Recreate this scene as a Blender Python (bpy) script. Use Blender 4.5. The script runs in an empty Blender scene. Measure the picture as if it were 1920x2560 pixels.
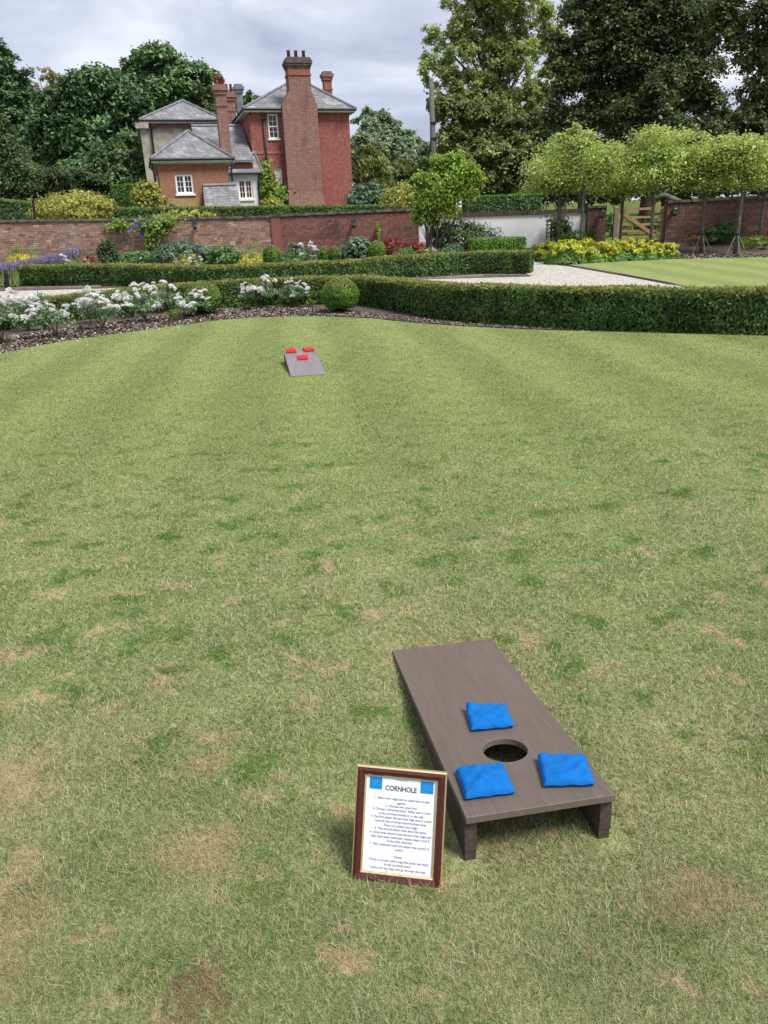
import bpy, bmesh, math, random
import numpy as np

rng = np.random.default_rng(11)
random.seed(5)
SC = bpy.context.scene
COL = SC.collection
PI = math.pi

# ------------------------------------------------------------------ camera
F_PX, PITCH, ROLL, EYE = 1895.2, 0.3565, -0.0396, 1.6
_f = np.array([0, math.cos(PITCH), -math.sin(PITCH)])
_u0 = np.array([0, math.sin(PITCH), math.cos(PITCH)])
_r0 = np.array([1.0, 0, 0])
CR = math.cos(ROLL) * _r0 + math.sin(ROLL) * _u0
CU = -math.sin(ROLL) * _r0 + math.cos(ROLL) * _u0
CAM = np.array([0, 0, EYE])
cam_d = bpy.data.cameras.new('camera')
cam_d.sensor_fit = 'VERTICAL'
cam_d.sensor_height = 24.0
cam_d.lens = F_PX / 2560 * 24.0
cam_d.clip_start = 0.05
cam_d.clip_end = 3000
cam = bpy.data.objects.new('camera', cam_d)
COL.objects.link(cam)
from mathutils import Matrix, Vector
cam.matrix_world = Matrix(((CR[0], CU[0], -_f[0], 0), (CR[1], CU[1], -_f[1], 0), (CR[2], CU[2], -_f[2], EYE), (0, 0, 0, 1)))
SC.camera = cam

# ------------------------------------------------------------------ sky, sun, exposure
SUN_EL, SUN_AZ = math.radians(58), math.radians(128)     # azimuth clockwise from +Y (the view direction)
SC.view_settings.view_transform = 'Standard'
SC.view_settings.look = 'None'
SC.view_settings.gamma = 1.0
SC.view_settings.exposure = 1.35
SC.cycles.use_denoising = True
SC.cycles.max_bounces = 6
SC.cycles.transparent_max_bounces = 4
w = bpy.data.worlds.new('World')
SC.world = w
w.use_nodes = True
nt = w.node_tree
nt.nodes.clear()
def wn(t, **k):
    n = nt.nodes.new(t)
    for a, b in k.items():
        setattr(n, a, b)
    return n
sky = wn('ShaderNodeTexSky', sky_type='NISHITA', sun_disc=False)
sky.sun_elevation = SUN_EL
sky.sun_rotation = SUN_AZ
tc = wn('ShaderNodeTexCoord')
mp = wn('ShaderNodeMapping')
mp.inputs['Scale'].default_value = (1.0, 1.0, 3.2)
mp.inputs['Location'].default_value = (0.35, 0.2, 0.75)
nz = wn('ShaderNodeTexNoise')
nz.inputs['Scale'].default_value = 2.6
nz.inputs['Detail'].default_value = 5
nz.inputs['Roughness'].default_value = 0.56
nz.inputs['Distortion'].default_value = 0.35
rp = wn('ShaderNodeValToRGB')
e = rp.color_ramp.elements
e[0].position = 0.37; e[0].color = (0.178, 0.192, 0.246, 1)
e[1].position = 0.60; e[1].color = (0.36, 0.375, 0.405, 1)
m_ = e.new(0.5); m_.color = (0.268, 0.285, 0.338, 1)
bgc = wn('ShaderNodeBackground')
bgs = wn('ShaderNodeBackground')
bgs.inputs['Strength'].default_value = 0.1
mx = wn('ShaderNodeMixShader')
mx.inputs[0].default_value = 0.93          # closed cloud cover over the blue
wo = wn('ShaderNodeOutputWorld')
L = nt.links.new
L(tc.outputs['Generated'], mp.inputs['Vector']); L(mp.outputs[0], nz.inputs['Vector']); L(nz.outputs['Fac'], rp.inputs[0])
L(rp.outputs[0], bgc.inputs['Color']); L(sky.outputs[0], bgs.inputs['Color'])
L(bgs.outputs[0], mx.inputs[1]); L(bgc.outputs[0], mx.inputs[2]); L(mx.outputs[0], wo.inputs['Surface'])
sd = bpy.data.lights.new('sun', 'SUN')
sd.energy = 2.0
sd.angle = math.radians(20)
sd.color = (1.0, 0.955, 0.88)
so = bpy.data.objects.new('sun', sd)
COL.objects.link(so)
so.rotation_euler = (PI / 2 - SUN_EL, 0, PI - SUN_AZ)
so.location = (8, -6, 20)

# ------------------------------------------------------------------ pixels (1920 x 2560) to places
def ray(px, py):
    return (px - 960) / F_PX * CR - (py - 1280) / F_PX * CU + _f
def AT(px, py, Y):
    d = ray(px, py)
    return CAM + d * (Y / d[1])
def terrain(x, y):
    x = np.asarray(x, float); y = np.asarray(y, float)
    g = np.where(y < 16, 0.0, np.where(y < 28, 0.03 * (y - 16), 0.36 + 0.12 * (np.minimum(y, 31.3) - 28)))
    left = 1 / (1 + np.exp((x - 2.6) * 2.2))
    bl = np.clip((y - 31.3) / 1.2, 0, 1)
    up = left * 1.45 + (1 - left) * 0.25
    g = g + bl * up + np.clip(y - 32.5, 0, 60) * (0.035 + 0.01 * (1 - left)) + np.clip(y - 92, 0, 400) * 0.012
    return g
def GP(px, py):
    d = ray(px, py)
    z = 0.0
    for _ in range(60):
        t = (z - EYE) / d[2]
        P = CAM + d * t
        z = 0.5 * z + 0.5 * float(terrain(P[0], P[1]))
    P[2] = float(terrain(P[0], P[1]))
    return P

# ------------------------------------------------------------------ building blocks
ORI = {}
def thing(name, label, cat, loc=(0, 0, 0), group=None):
    o = bpy.data.objects.new(name, None)
    o.empty_display_size = 0.1
    COL.objects.link(o)
    o.location = loc
    o['label'] = label; o['category'] = cat
    if group: o['group'] = group
    ORI[o.name] = np.array(loc, float)
    return o
def tag(o, label, cat, group=None):
    o['label'] = label; o['category'] = cat
    if group: o['group'] = group
    return o
def link(name, me, parent=None, origin=None):
    o = bpy.data.objects.new(name, me)
    COL.objects.link(o)
    if parent is not None:
        o.parent = parent
        ORI[o.name] = ORI.get(parent.name, np.zeros(3))
    return o
def mk(name, V, F, m, parent=None, smooth=False, origin=None):
    """V in world coordinates; origin sets where a top-level object's own origin lies"""
    V = np.asarray(V, float)
    base = ORI.get(parent.name, np.zeros(3)) if parent is not None else (np.zeros(3) if origin is None else np.asarray(origin, float))
    me = bpy.data.meshes.new(name)
    if isinstance(F, np.ndarray) and F.ndim == 2:
        n, k = F.shape
        me.vertices.add(len(V)); me.vertices.foreach_set('co', (V - base).astype(np.float32).ravel())
        me.loops.add(n * k); me.loops.foreach_set('vertex_index', F.astype(np.int32).ravel())
        me.polygons.add(n); me.polygons.foreach_set('loop_start', (np.arange(n) * k).astype(np.int32))
        me.polygons.foreach_set('loop_total', np.full(n, k, np.int32))
        me.update(calc_edges=True)
    else:
        me.from_pydata([tuple(v) for v in (V - base)], [], [tuple(f) for f in F])
    for mm in (m if isinstance(m, (list, tuple)) else [m]):
        me.materials.append(mm)
    if smooth:
        me.polygons.foreach_set('use_smooth', np.ones(len(me.polygons), bool))
    o = link(name, me, parent)
    if parent is None:
        o.location = base
        ORI[o.name] = base
    return o
class MB:
    """collects pieces of one mesh"""
    def __init__(s): s.V = []; s.F = []; s.n = 0
    def add(s, V, F):
        V = np.asarray(V, float)
        s.V.append(V); s.F += [tuple(int(i) + s.n for i in f) for f in F]; s.n += len(V)
        return s
    def box(s, c0, c1, fr=None):
        x0, y0, z0 = c0; x1, y1, z1 = c1
        V = np.array([[x0, y0, z0], [x1, y0, z0], [x1, y1, z0], [x0, y1, z0], [x0, y0, z1], [x1, y0, z1], [x1, y1, z1], [x0, y1, z1]])
        if fr is not None: V = fr(V)
        return s.add(V, BOXF)
    def tube(s, pts, rad, seg=8, cap=True):
        V, F = tube(pts, rad, seg, cap)
        return s.add(V, F)
    def build(s, name, m, parent=None, smooth=False, origin=None):
        return mk(name, np.concatenate(s.V), s.F, m, parent, smooth, origin)
BOXF = [(0, 3, 2, 1), (4, 5, 6, 7), (0, 1, 5, 4), (1, 2, 6, 5), (2, 3, 7, 6), (3, 0, 4, 7)]
def tube(pts, rad, seg=8, cap=True):
    pts = np.asarray(pts, float); n = len(pts)
    rad = np.broadcast_to(np.asarray(rad, float), (n,))
    T = np.gradient(pts, axis=0); T /= np.linalg.norm(T, axis=1)[:, None] + 1e-9
    ref = np.array([0, 0, 1.0]) if abs(T[0][2]) < 0.9 else np.array([1.0, 0, 0])
    V = []
    for i in range(n):
        a = np.cross(T[i], ref); a /= np.linalg.norm(a) + 1e-9
        b = np.cross(T[i], a)
        th = np.arange(seg) * 2 * PI / seg
        V.append(pts[i] + rad[i] * (np.cos(th)[:, None] * a + np.sin(th)[:, None] * b))
    V = np.concatenate(V)
    F = []
    for i in range(n - 1):
        for k in range(seg):
            F.append((i * seg + k, i * seg + (k + 1) % seg, (i + 1) * seg + (k + 1) % seg, (i + 1) * seg + k))
    if cap:
        F.append(tuple(range(seg - 1, -1, -1))); F.append(tuple((n - 1) * seg + k for k in range(seg)))
    return V, F
def unit(a):
    a = np.asarray(a, float)
    return a / (np.linalg.norm(a, axis=-1, keepdims=True) + 1e-9)
def leaf_geo(P, N, Ln, Wd, fold=0.18, droop=0.0, T=None):
    n = len(P)
    N = unit(N)
    if T is None:
        T = rng.normal(size=(n, 3)); T[:, 2] -= droop
    T = unit(T - N * np.sum(T * N, 1)[:, None])
    B = np.cross(N, T)
    Ln = np.broadcast_to(Ln, (n,))[:, None] * rng.uniform(0.7, 1.3, (n, 1)); Wd = np.broadcast_to(Wd, (n,))[:, None] * rng.uniform(0.75, 1.25, (n, 1))
    V = np.stack([P - T * Ln * .5, P + B * Wd * .5 + N * Wd * fold, P + T * Ln * .5, P - B * Wd * .5 + N * Wd * fold], 1).reshape(-1, 3)
    F = np.arange(n * 4).reshape(n, 4)
    return V, F
def foliage(name, P, N, Ln, Wd, m, parent=None, droop=0.0, fold=0.18, T=None, origin=None, stuff=False):
    V, F = leaf_geo(np.asarray(P), np.asarray(N), Ln, Wd, fold, droop, T)
    return mk(name, V, F, m, parent, origin=origin)
def sph(n):
    return unit(rng.normal(size=(n, 3)))

# ------------------------------------------------------------------ materials
def lin(r, g, b):
    f = lambda c: (c / 255 / 12.92) if c / 255 <= 0.04045 else ((c / 255 + 0.055) / 1.055) ** 2.4
    return (f(r), f(g), f(b), 1)
class NT:
    def __init__(s, name):
        s.m = bpy.data.materials.new(name); s.m.use_nodes = True
        s.t = s.m.node_tree; s.t.nodes.clear()
        s.out = s.n('ShaderNodeOutputMaterial')
    def n(s, ty, ins=None, **k):
        q = s.t.nodes.new(ty)
        for a, b in k.items(): setattr(q, a, b)
        for a, b in (ins or {}).items(): s.put(q.inputs[a], b)
        return q
    def put(s, sock, v):
        if isinstance(v, bpy.types.NodeSocket): s.t.links.new(v, sock)
        else:
            if isinstance(v, tuple) and len(v) == 3 and sock.type == 'RGBA': v = v + (1,)
            sock.default_value = v
    def pos(s): return s.n('ShaderNodeNewGeometry').outputs['Position']
    def isl(s): return s.n('ShaderNodeNewGeometry').outputs['Random Per Island']
    def obj(s): return s.n('ShaderNodeTexCoord').outputs['Object']
    def noise(s, vec, scale, detail=3, rough=0.55, dist=0.0, out='Fac'):
        return s.n('ShaderNodeTexNoise', {'Vector': vec, 'Scale': scale, 'Detail': detail, 'Roughness': rough, 'Distortion': dist}).outputs[out]
    def ramp(s, fac, stops, interp='LINEAR'):
        q = s.n('ShaderNodeValToRGB', {'Fac': fac}); q.color_ramp.interpolation = interp
        el = q.color_ramp.elements
        while len(el) < len(stops): el.new(0.5)
        for a, (p, c) in zip(el, stops):
            a.position = p; a.color = (c if len(c) == 4 else tuple(c) + (1,))
        return q.outputs['Color']
    def rng(s, v, a, b, c=0.0, d=1.0, smooth=True):
        return s.n('ShaderNodeMapRange', {'Value': v, 'From Min': a, 'From Max': b, 'To Min': c, 'To Max': d}, interpolation_type='SMOOTHSTEP' if smooth else 'LINEAR').outputs['Result']
    def mix(s, fac, a, b, mode='MIX'):
        q = s.n('ShaderNodeMix', data_type='RGBA', blend_type=mode)
        s.put(q.inputs[0], fac); s.put(q.inputs[6], a); s.put(q.inputs[7], b)
        return q.outputs[2]
    def math(s, op, a, b=0.0):
        q = s.n('ShaderNodeMath', operation=op); s.put(q.inputs[0], a); s.put(q.inputs[1], b)
        return q.outputs[0]
    def scale(s, vec, v):
        return s.n('ShaderNodeMapping', {'Vector': vec, 'Scale': v}).outputs[0]
    def bump(s, h, strength=0.3, dist=0.02):
        return s.n('ShaderNodeBump', {'Height': h, 'Strength': strength, 'Distance': dist}).outputs[0]
    def bsdf(s, col, rough=0.7, normal=None, spec=0.3, metal=0.0, **k):
        q = s.n('ShaderNodeBsdfPrincipled', {'Base Color': col, 'Roughness': rough, 'Specular IOR Level': spec, 'Metallic': metal})
        if normal is not None: s.put(q.inputs['Normal'], normal)
        for a, b in k.items(): s.put(q.inputs[a], b)
        return q.outputs[0]
    def done(s, sh):
        s.t.links.new(sh, s.out.inputs['Surface']); return s.m
def leaf_mat(name, cols, big=0.6, var=0.45, trans=0.42, rough=0.5, gain=2.5):
    """cols: dark to light, picked leaf by leaf; slow noise shifts whole branches"""
    s = NT(name)
    cols = [tuple(min(.8, x * gain) for x in c) for c in cols]
    k = len(cols)
    c = s.ramp(s.isl(), [(i / max(1, k - 1), cols[i]) for i in range(k)])
    nz = s.noise(s.pos(), big, 3)
    f = s.rng(nz, 0.3, 0.7, 1 - var, 1 + var * 0.7, False)
    c = s.mix(1.0, c, s.n('ShaderNodeCombineColor', {0: f, 1: f, 2: f}).outputs[0], 'MULTIPLY')
    b = s.bsdf(c, rough, spec=0.25)
    t = s.n('ShaderNodeBsdfTranslucent', {'Color': s.mix(0.5, c, tuple(min(1, x * 1.5) for x in cols[-1][:3]))}).outputs[0]
    return s.done(s.n('ShaderNodeMixShader', {0: trans, 1: b, 2: t}).outputs[0])
def plain(name, col, rough=0.6, spec=0.3, metal=0.0, nscale=0, var=0.25, bump=0.0):
    s = NT(name)
    c = col if len(col) == 4 else tuple(col) + (1,)
    nm = None
    if nscale:
        nz = s.noise(s.pos(), nscale, 5, 0.6)
        c = s.mix(s.rng(nz, 0.3, 0.7), tuple(x * (1 - var) for x in c[:3]) + (1,), tuple(min(1, x * (1 + var)) for x in c[:3]) + (1,))
        if bump: nm = s.bump(nz, bump, 0.01)
    return s.done(s.bsdf(c, rough, nm, spec, metal))
MT = {}
MT['bark'] = plain('bark', (.09, .075, .055), .9, .1, nscale=9, var=.5, bump=.6)
MT['bark_grey'] = plain('bark_grey', (.13, .125, .105), .9, .1, nscale=14, var=.4, bump=.5)
MT['stem'] = plain('stem', (.06, .07, .025), .8, .2, nscale=12)

def turf(name, blades):
    s = NT(name)
    P = s.pos()
    fl = s.scale(P, (1, 1, 0))
    rnd = s.isl() if blades else s.noise(s.scale(P, (1.3, .7, 0)), 42, 5, 0.85)
    if not blades: rnd = s.rng(rnd, 0.33, 0.67, 0, 1, False)
    sx = s.n('ShaderNodeSeparateXYZ', {'Vector': P})
    big = s.noise(fl, 0.55, 3)
    mid = s.noise(s.scale(P, (1.0, 1.25, 0)), 4.2, 5, 0.65)
    lush = s.noise(s.n('ShaderNodeMapping', {'Vector': fl, 'Location': (13.1, 4.2, 0)}).outputs[0], 4.6, 5, 0.62)
    green = s.ramp(rnd, [(0, (.082, .15, .04)), (.35, (.175, .248, .078)), (.7, (.295, .36, .14)), (1, (.57, .55, .36))])
    greenf = s.ramp(rnd, [(0, (.125, .19, .054)), (.4, (.20, .268, .082)), (.75, (.295, .35, .125)), (1, (.45, .46, .24))])
    dry = s.ramp(rnd, [(0, (.28, .235, .12)), (.3, (.42, .345, .19)), (.7, (.54, .44, .27)), (1, (.64, .54, .37))])
    lushc = s.ramp(rnd, [(0, (.06, .13, .022)), (.6, (.115, .21, .04)), (1, (.21, .29, .08))])
    far = s.rng(sx.outputs[1], 3.0, 8.0, 0, 1)
    c = s.mix(far, green, greenf)
    dm = s.math('MULTIPLY', s.rng(mid, 0.54, 0.66), s.rng(sx.outputs[1], 2.6, 6.5, 0.8, 0.2))
    thin = s.math('MULTIPLY', s.rng(big, 0.38, 0.62), s.rng(sx.outputs[1], 1.5, 6.0, 0.32, 0.07))
    pick = (lambda m_, k_: s.math('LESS_THAN', s.math('FRACT', s.math('MULTIPLY', rnd, k_)), m_)) if blades else (lambda m_, k_: m_)
    c = s.mix(pick(s.math('ADD', s.math('MAXIMUM', dm, thin), s.rng(sx.outputs[1], 1.3, 5.0, 0.09, 0.02)), 37.3), c, dry)
    lm = s.math('MULTIPLY', s.rng(lush, 0.53, 0.66), s.math('MULTIPLY', s.rng(sx.outputs[1], 4.5, 8.0, 0.85, 0.2), s.rng(sx.outputs[1], 1.6, 2.6, 0.5, 1.0)))
    c = s.mix(pick(lm, 61.7), c, lushc)
    # one scorched brown spot and a few thin ones near the sign
    for (qx, qy, rr, cc, am) in ((-0.46, 1.24, .06, (.22, .125, .075, 1), .6), (-0.53, 1.62, .10, (.46, .36, .21, 1), .75), (-1.22, 1.95, .11, (.46, .36, .22, 1), .7), (.30, 1.66, .07, (.34, .27, .15, 1), .5), (0.75, 1.42, .08, (.40, .32, .18, 1), .55), (-.62, 1.98, .07, (.46, .36, .2, 1), .55), (-.98, 1.36, .13, (.44, .35, .2, 1), .6), (.05, 2.62, .09, (.44, .36, .2, 1), .5)):
        dv = s.n('ShaderNodeVectorMath', {0: s.n('ShaderNodeVectorMath', {0: fl, 1: s.scale(s.noise(fl, 7, 4, out='Color'), (.26, .26, 0))}, operation='ADD').outputs[0], 1: (qx + .13, qy + .13, 0)}, operation='DISTANCE').outputs['Value']
        mk_ = s.math('MULTIPLY', s.rng(dv, rr * 2.1, rr * .2), am)
        if blades:
            cc = s.mix(s.math('FRACT', s.math('MULTIPLY', rnd, 23.9)), tuple(v * .72 for v in cc[:3]) + (1,), tuple(min(1, v * 1.3) for v in cc[:3]) + (1,))
        c = s.mix(pick(mk_, 91.1), c, cc)
    # mowing stripes: light and dark off bent blades, put into the colour
    st = s.math('SINE', s.math('MULTIPLY', s.math('ADD', s.math('ADD', sx.outputs[0], s.math('MULTIPLY', sx.outputs[1], 0.10)), s.math('MULTIPLY', s.noise(fl, .5, 2), .5)), 2 * PI / 1.35))
    k = s.math('ADD', 1.0, s.math('MULTIPLY', s.rng(st, -0.7, 0.7, -0.08, 0.08), s.rng(sx.outputs[1], 3.5, 8.0, 0.2, 1.0)))
    c = s.mix(1.0, c, s.n('ShaderNodeCombineColor', {0: k, 1: k, 2: k}).outputs[0], 'MULTIPLY')
    if not blades:
        g1 = s.rng(s.noise(s.scale(P, (1, .55, 0)), 5, 5, .75), .3, .7, .86 * .88, 1.14 * .88, False)
        c = s.mix(1.0, c, s.n('ShaderNodeCombineColor', {0: g1, 1: g1, 2: g1}).outputs[0], 'MULTIPLY')
    if blades:
        b = s.bsdf(c, 0.5, spec=0.2)
        t = s.n('ShaderNodeBsdfTranslucent', {'Color': c}).outputs[0]
        return s.done(s.n('ShaderNodeMixShader', {0: 0.35, 1: b, 2: t}).outputs[0])
    bn = s.bump(s.noise(fl, 70, 4, 0.8), 0.8, 0.02)
    return s.done(s.bsdf(c, 0.9, bn, spec=0.05))
MT['turf'] = turf('turf_ground', False)
MT['blade'] = turf('grass_blade', True)

# ------------------------------------------------------------------ ground sheets
def sheet(name, poly, m, dz, kind='structure', cuts=(16, 28, 31.3, 32.5)):
    bm = bmesh.new()
    f = bm.faces.new([bm.verts.new((x, y, 0)) for x, y in poly])
    bmesh.ops.triangulate(bm, faces=bm.faces[:])
    for c in cuts:
        bmesh.ops.bisect_plane(bm, geom=bm.verts[:] + bm.edges[:] + bm.faces[:], plane_co=(0, c, 0), plane_no=(0, 1, 0))
    for v in bm.verts:
        v.co.z = float(terrain(v.co.x, v.co.y)) + dz
    bmesh.ops.recalc_face_normals(bm, faces=bm.faces[:])
    for fc in bm.faces:
        if fc.normal.z < 0: fc.normal_flip()
    me = bpy.data.meshes.new(name); bm.to_mesh(me); bm.free()
    me.materials.append(m)
    o = link(name, me)
    o['kind'] = kind
    return o
s = NT('soil')
P = s.pos()
c = s.ramp(s.noise(P, 26, 6, .7), [(.3, (.05, .038, .03)), (.5, (.11, .085, .068)), (.72, (.2, .165, .14))])
MT['soil'] = s.done(s.bsdf(c, .95, s.bump(s.noise(P, 30, 5, .7), 1.0, .03), .05))
s = NT('far_meadow')
P = s.pos()
c = s.ramp(s.noise(P, 1.2, 6, .7), [(.3, (.05, .085, .02)), (.55, (.11, .15, .035)), (.75, (.2, .22, .08))])
MT['meadow'] = s.done(s.bsdf(c, .95, s.bump(s.noise(P, 12, 5, .7), .8, .05), .05))
s = NT('gravel')
P = s.pos()
vo = s.n('ShaderNodeTexVoronoi', {'Vector': P, 'Scale': 26.0})
c = s.ramp(s.n('ShaderNodeSeparateColor', {0: vo.outputs['Color']}).outputs[0], [(0, (.27, .245, .21)), (.4, (.44, .41, .365)), (1, (.60, .575, .53))])
MT['gravel'] = s.done(s.bsdf(c, .9, s.bump(vo.outputs['Distance'], 1.0, .03), .1))
s = NT('path_edging'); P = s.pos()
MT['edging'] = s.done(s.bsdf(s.ramp(s.noise(P, 5, 5), [(.3, (.22, .19, .155)), (.7, (.38, .34, .28))]), .85))

# big ground, gridded so that it carries the rise behind the wall
xs = np.concatenate([[-400, -200, -100, -60, -40], np.arange(-30, 31, 1.5), [40, 60, 100, 200, 400]])
ys = np.concatenate([[-30, -5, 4, 10, 16, 20, 24, 28, 30, 31.3, 31.7, 32.1, 32.5], np.arange(34, 62, 2.0), [66, 72, 80, 92, 120, 180, 300, 600, 1200]])
GX, GY = np.meshgrid(xs, ys)
V = np.stack([GX, GY, terrain(GX, GY) - 0.03], -1).reshape(-1, 3)
nx, ny = len(xs), len(ys)
F = np.array([(j * nx + i, j * nx + i + 1, (j + 1) * nx + i + 1, (j + 1) * nx + i) for j in range(ny - 1) for i in range(nx - 1)])
g = mk('ground', V, F, MT['meadow']); g['kind'] = 'structure'

# lawn edge, measured on the photograph
EDGE = [GP(*q)[:2] for q in ((-160, 915), (0, 886), (130, 860), (300, 835), (430, 818), (560, 801), (680, 794), (800, 793), (920, 797), (1000, 805), (1150, 817), (1400, 828), (1640, 832), (1920, 830), (2120, 826), (2560, 820))]
EDGE = np.array(EDGE)
def smooth_line(P, k=6):
    P = np.asarray(P, float); n = len(P); out = []
    for i in range(n - 1):
        p0, p1, p2, p3 = P[max(i - 1, 0)], P[i], P[i + 1], P[min(i + 2, n - 1)]
        for t in np.arange(k) / k:
            out.append(.5 * ((2 * p1) + (-p0 + p2) * t + (2 * p0 - 5 * p1 + 4 * p2 - p3) * t * t + (-p0 + 3 * p1 - 3 * p2 + p3) * t ** 3))
    out.append(P[-1])
    return np.array(out)
EDGE_S = smooth_line(EDGE, 8)
sheet('garden_soil', [(-40, 8), (40, 8), (40, 31.2), (-40, 31.2)], MT['soil'], -0.012)
oe = np.argsort(EDGE_S[:, 0])
lx_ = np.concatenate([[-14], EDGE_S[oe, 0], [14]]); ly_ = np.concatenate([[EDGE_S[oe[0], 1] - .5], EDGE_S[oe, 1], [EDGE_S[oe[-1], 1] - .4]])
nl_ = len(lx_)
V = np.concatenate([np.stack([lx_, 0 * lx_ - 3, 0 * lx_ + .012], 1), np.stack([lx_, ly_, terrain(lx_, ly_) + .012], 1)])
lawn = mk('lawn', V, [(i, i + 1, nl_ + i + 1, nl_ + i) for i in range(nl_ - 1)], MT['turf']); lawn['kind'] = 'structure'
# gravel walk between the two hedges, fanning out on the far side
gr = [GP(*q)[:2] for q in ((-120, 760), (100, 752), (420, 722), (700, 705), (900, 700), (1040, 712), (1180, 745), (1400, 780), (1700, 800), (1900, 740), (1668, 711), (1560, 691), (1430, 668), (1330, 655), (1300, 668), (1325, 692), (1020, 700), (860, 703), (560, 712), (250, 722), (20, 728), (-150, 735))]
sheet('gravel_path', [tuple(q) for q in gr], MT['gravel'], 0.004)
rl = [GP(*q)[:2] for q in ((1668, 708), (1560, 688), (1430, 664), (1500, 658), (1690, 649), (1920, 644), (2150, 640))]
sheet('side_lawn', [tuple(q) for q in rl] + [(16, 14), (7.5, 14)], MT['turf'], 0.022)
eg = MB()
a_, b_ = GP(1425, 663), GP(1685, 711)
for nm, line in (('path_edging', [(1425, 664), (1500, 677), (1600, 694), (1690, 711)]), ('path_edging', [(990, 698), (1100, 695), (1210, 689), (1330, 690)]), ('path_edging', [(-60, 724), (20, 722), (130, 719), (250, 716)])):
    pts = np.array([GP(*q) for q in line]); mb = MB()
    for i in range(len(pts) - 1):
        d = unit(pts[i + 1] - pts[i]); nrm = np.array([-d[1], d[0], 0]) * .03
        A, B = pts[i], pts[i + 1]
        V = np.array([A - nrm, B - nrm, B + nrm, A + nrm]); V2 = V.copy(); V[:, 2] -= .03; V2[:, 2] += .035
        mb.add(np.concatenate([V, V2]), BOXF)
    o = mb.build(nm, MT['edging']); o['kind'] = 'structure'

# ------------------------------------------------------------------ cornhole boards
s = NT('stained_wood')
O = s.obj()
st = s.scale(O, (9, .8, 9))
gn = s.noise(st, 3.2, 5, .6, 1.4)
rg_ = s.n('ShaderNodeMapping', {'Vector': O, 'Location': (.06, -.028, .0), 'Scale': (1, .05, 1)}).outputs[0]
wv = s.n('ShaderNodeTexWave', {'Vector': rg_, 'Scale': 26.0, 'Distortion': 2.6, 'Detail': 2.0, 'Detail Scale': 3.0, 'Detail Roughness': .5}, wave_type='RINGS', rings_direction='SPHERICAL').outputs['Fac']
c = s.ramp(gn, [(.2, (.10, .077, .064)), (.55, (.122, .096, .08)), (.85, (.138, .11, .093))])
c = s.mix(s.math('MULTIPLY', s.math('MULTIPLY', s.rng(wv, .86, 1.0), s.rng(s.noise(s.scale(O, (3, .9, 3)), 2.2, 2), .42, .62)), .33), c, (.21, .175, .16, 1))
c = s.mix(s.math('MULTIPLY', s.rng(s.noise(s.scale(O, (5, 2.6, 5)), 3.0, 2), .70, .76), .7), c, (.055, .04, .035, 1))
MT['wood'] = s.done(s.bsdf(c, .62, s.bump(s.math('ADD', s.math('MULTIPLY', wv, .3), gn), .12, .003), .3))
s = NT('end_grain')
MT['wood_end'] = s.done(s.bsdf(s.ramp(s.noise(s.obj(), 60, 5, .7), [(.3, (.05, .037, .031)), (.7, (.10, .076, .066))]), .8, None, .15))
s = NT('weathered_board')
O = s.obj()
c = s.ramp(s.noise(s.scale(O, (9, .8, 9)), 3, 5, .65, 1.2), [(.25, (.12, .10, .105)), (.55, (.19, .165, .17)), (.8, (.25, .22, .225))])
MT['wood_far'] = s.done(s.bsdf(c, .35, None, .5))
MT['screw'] = plain('screw', (.30, .28, .26), .35, .5, .9)
MT['dark_hole'] = plain('screw_slot', (.02, .02, .02), .8)
def frame_rows(o, ax, ay, az):
    return lambda V: o + V[:, :1] * ax + V[:, 1:2] * ay + V[:, 2:3] * az
BW, BL, BH, BT = 0.4115, 1.1064, 0.1701, 0.0205
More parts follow.
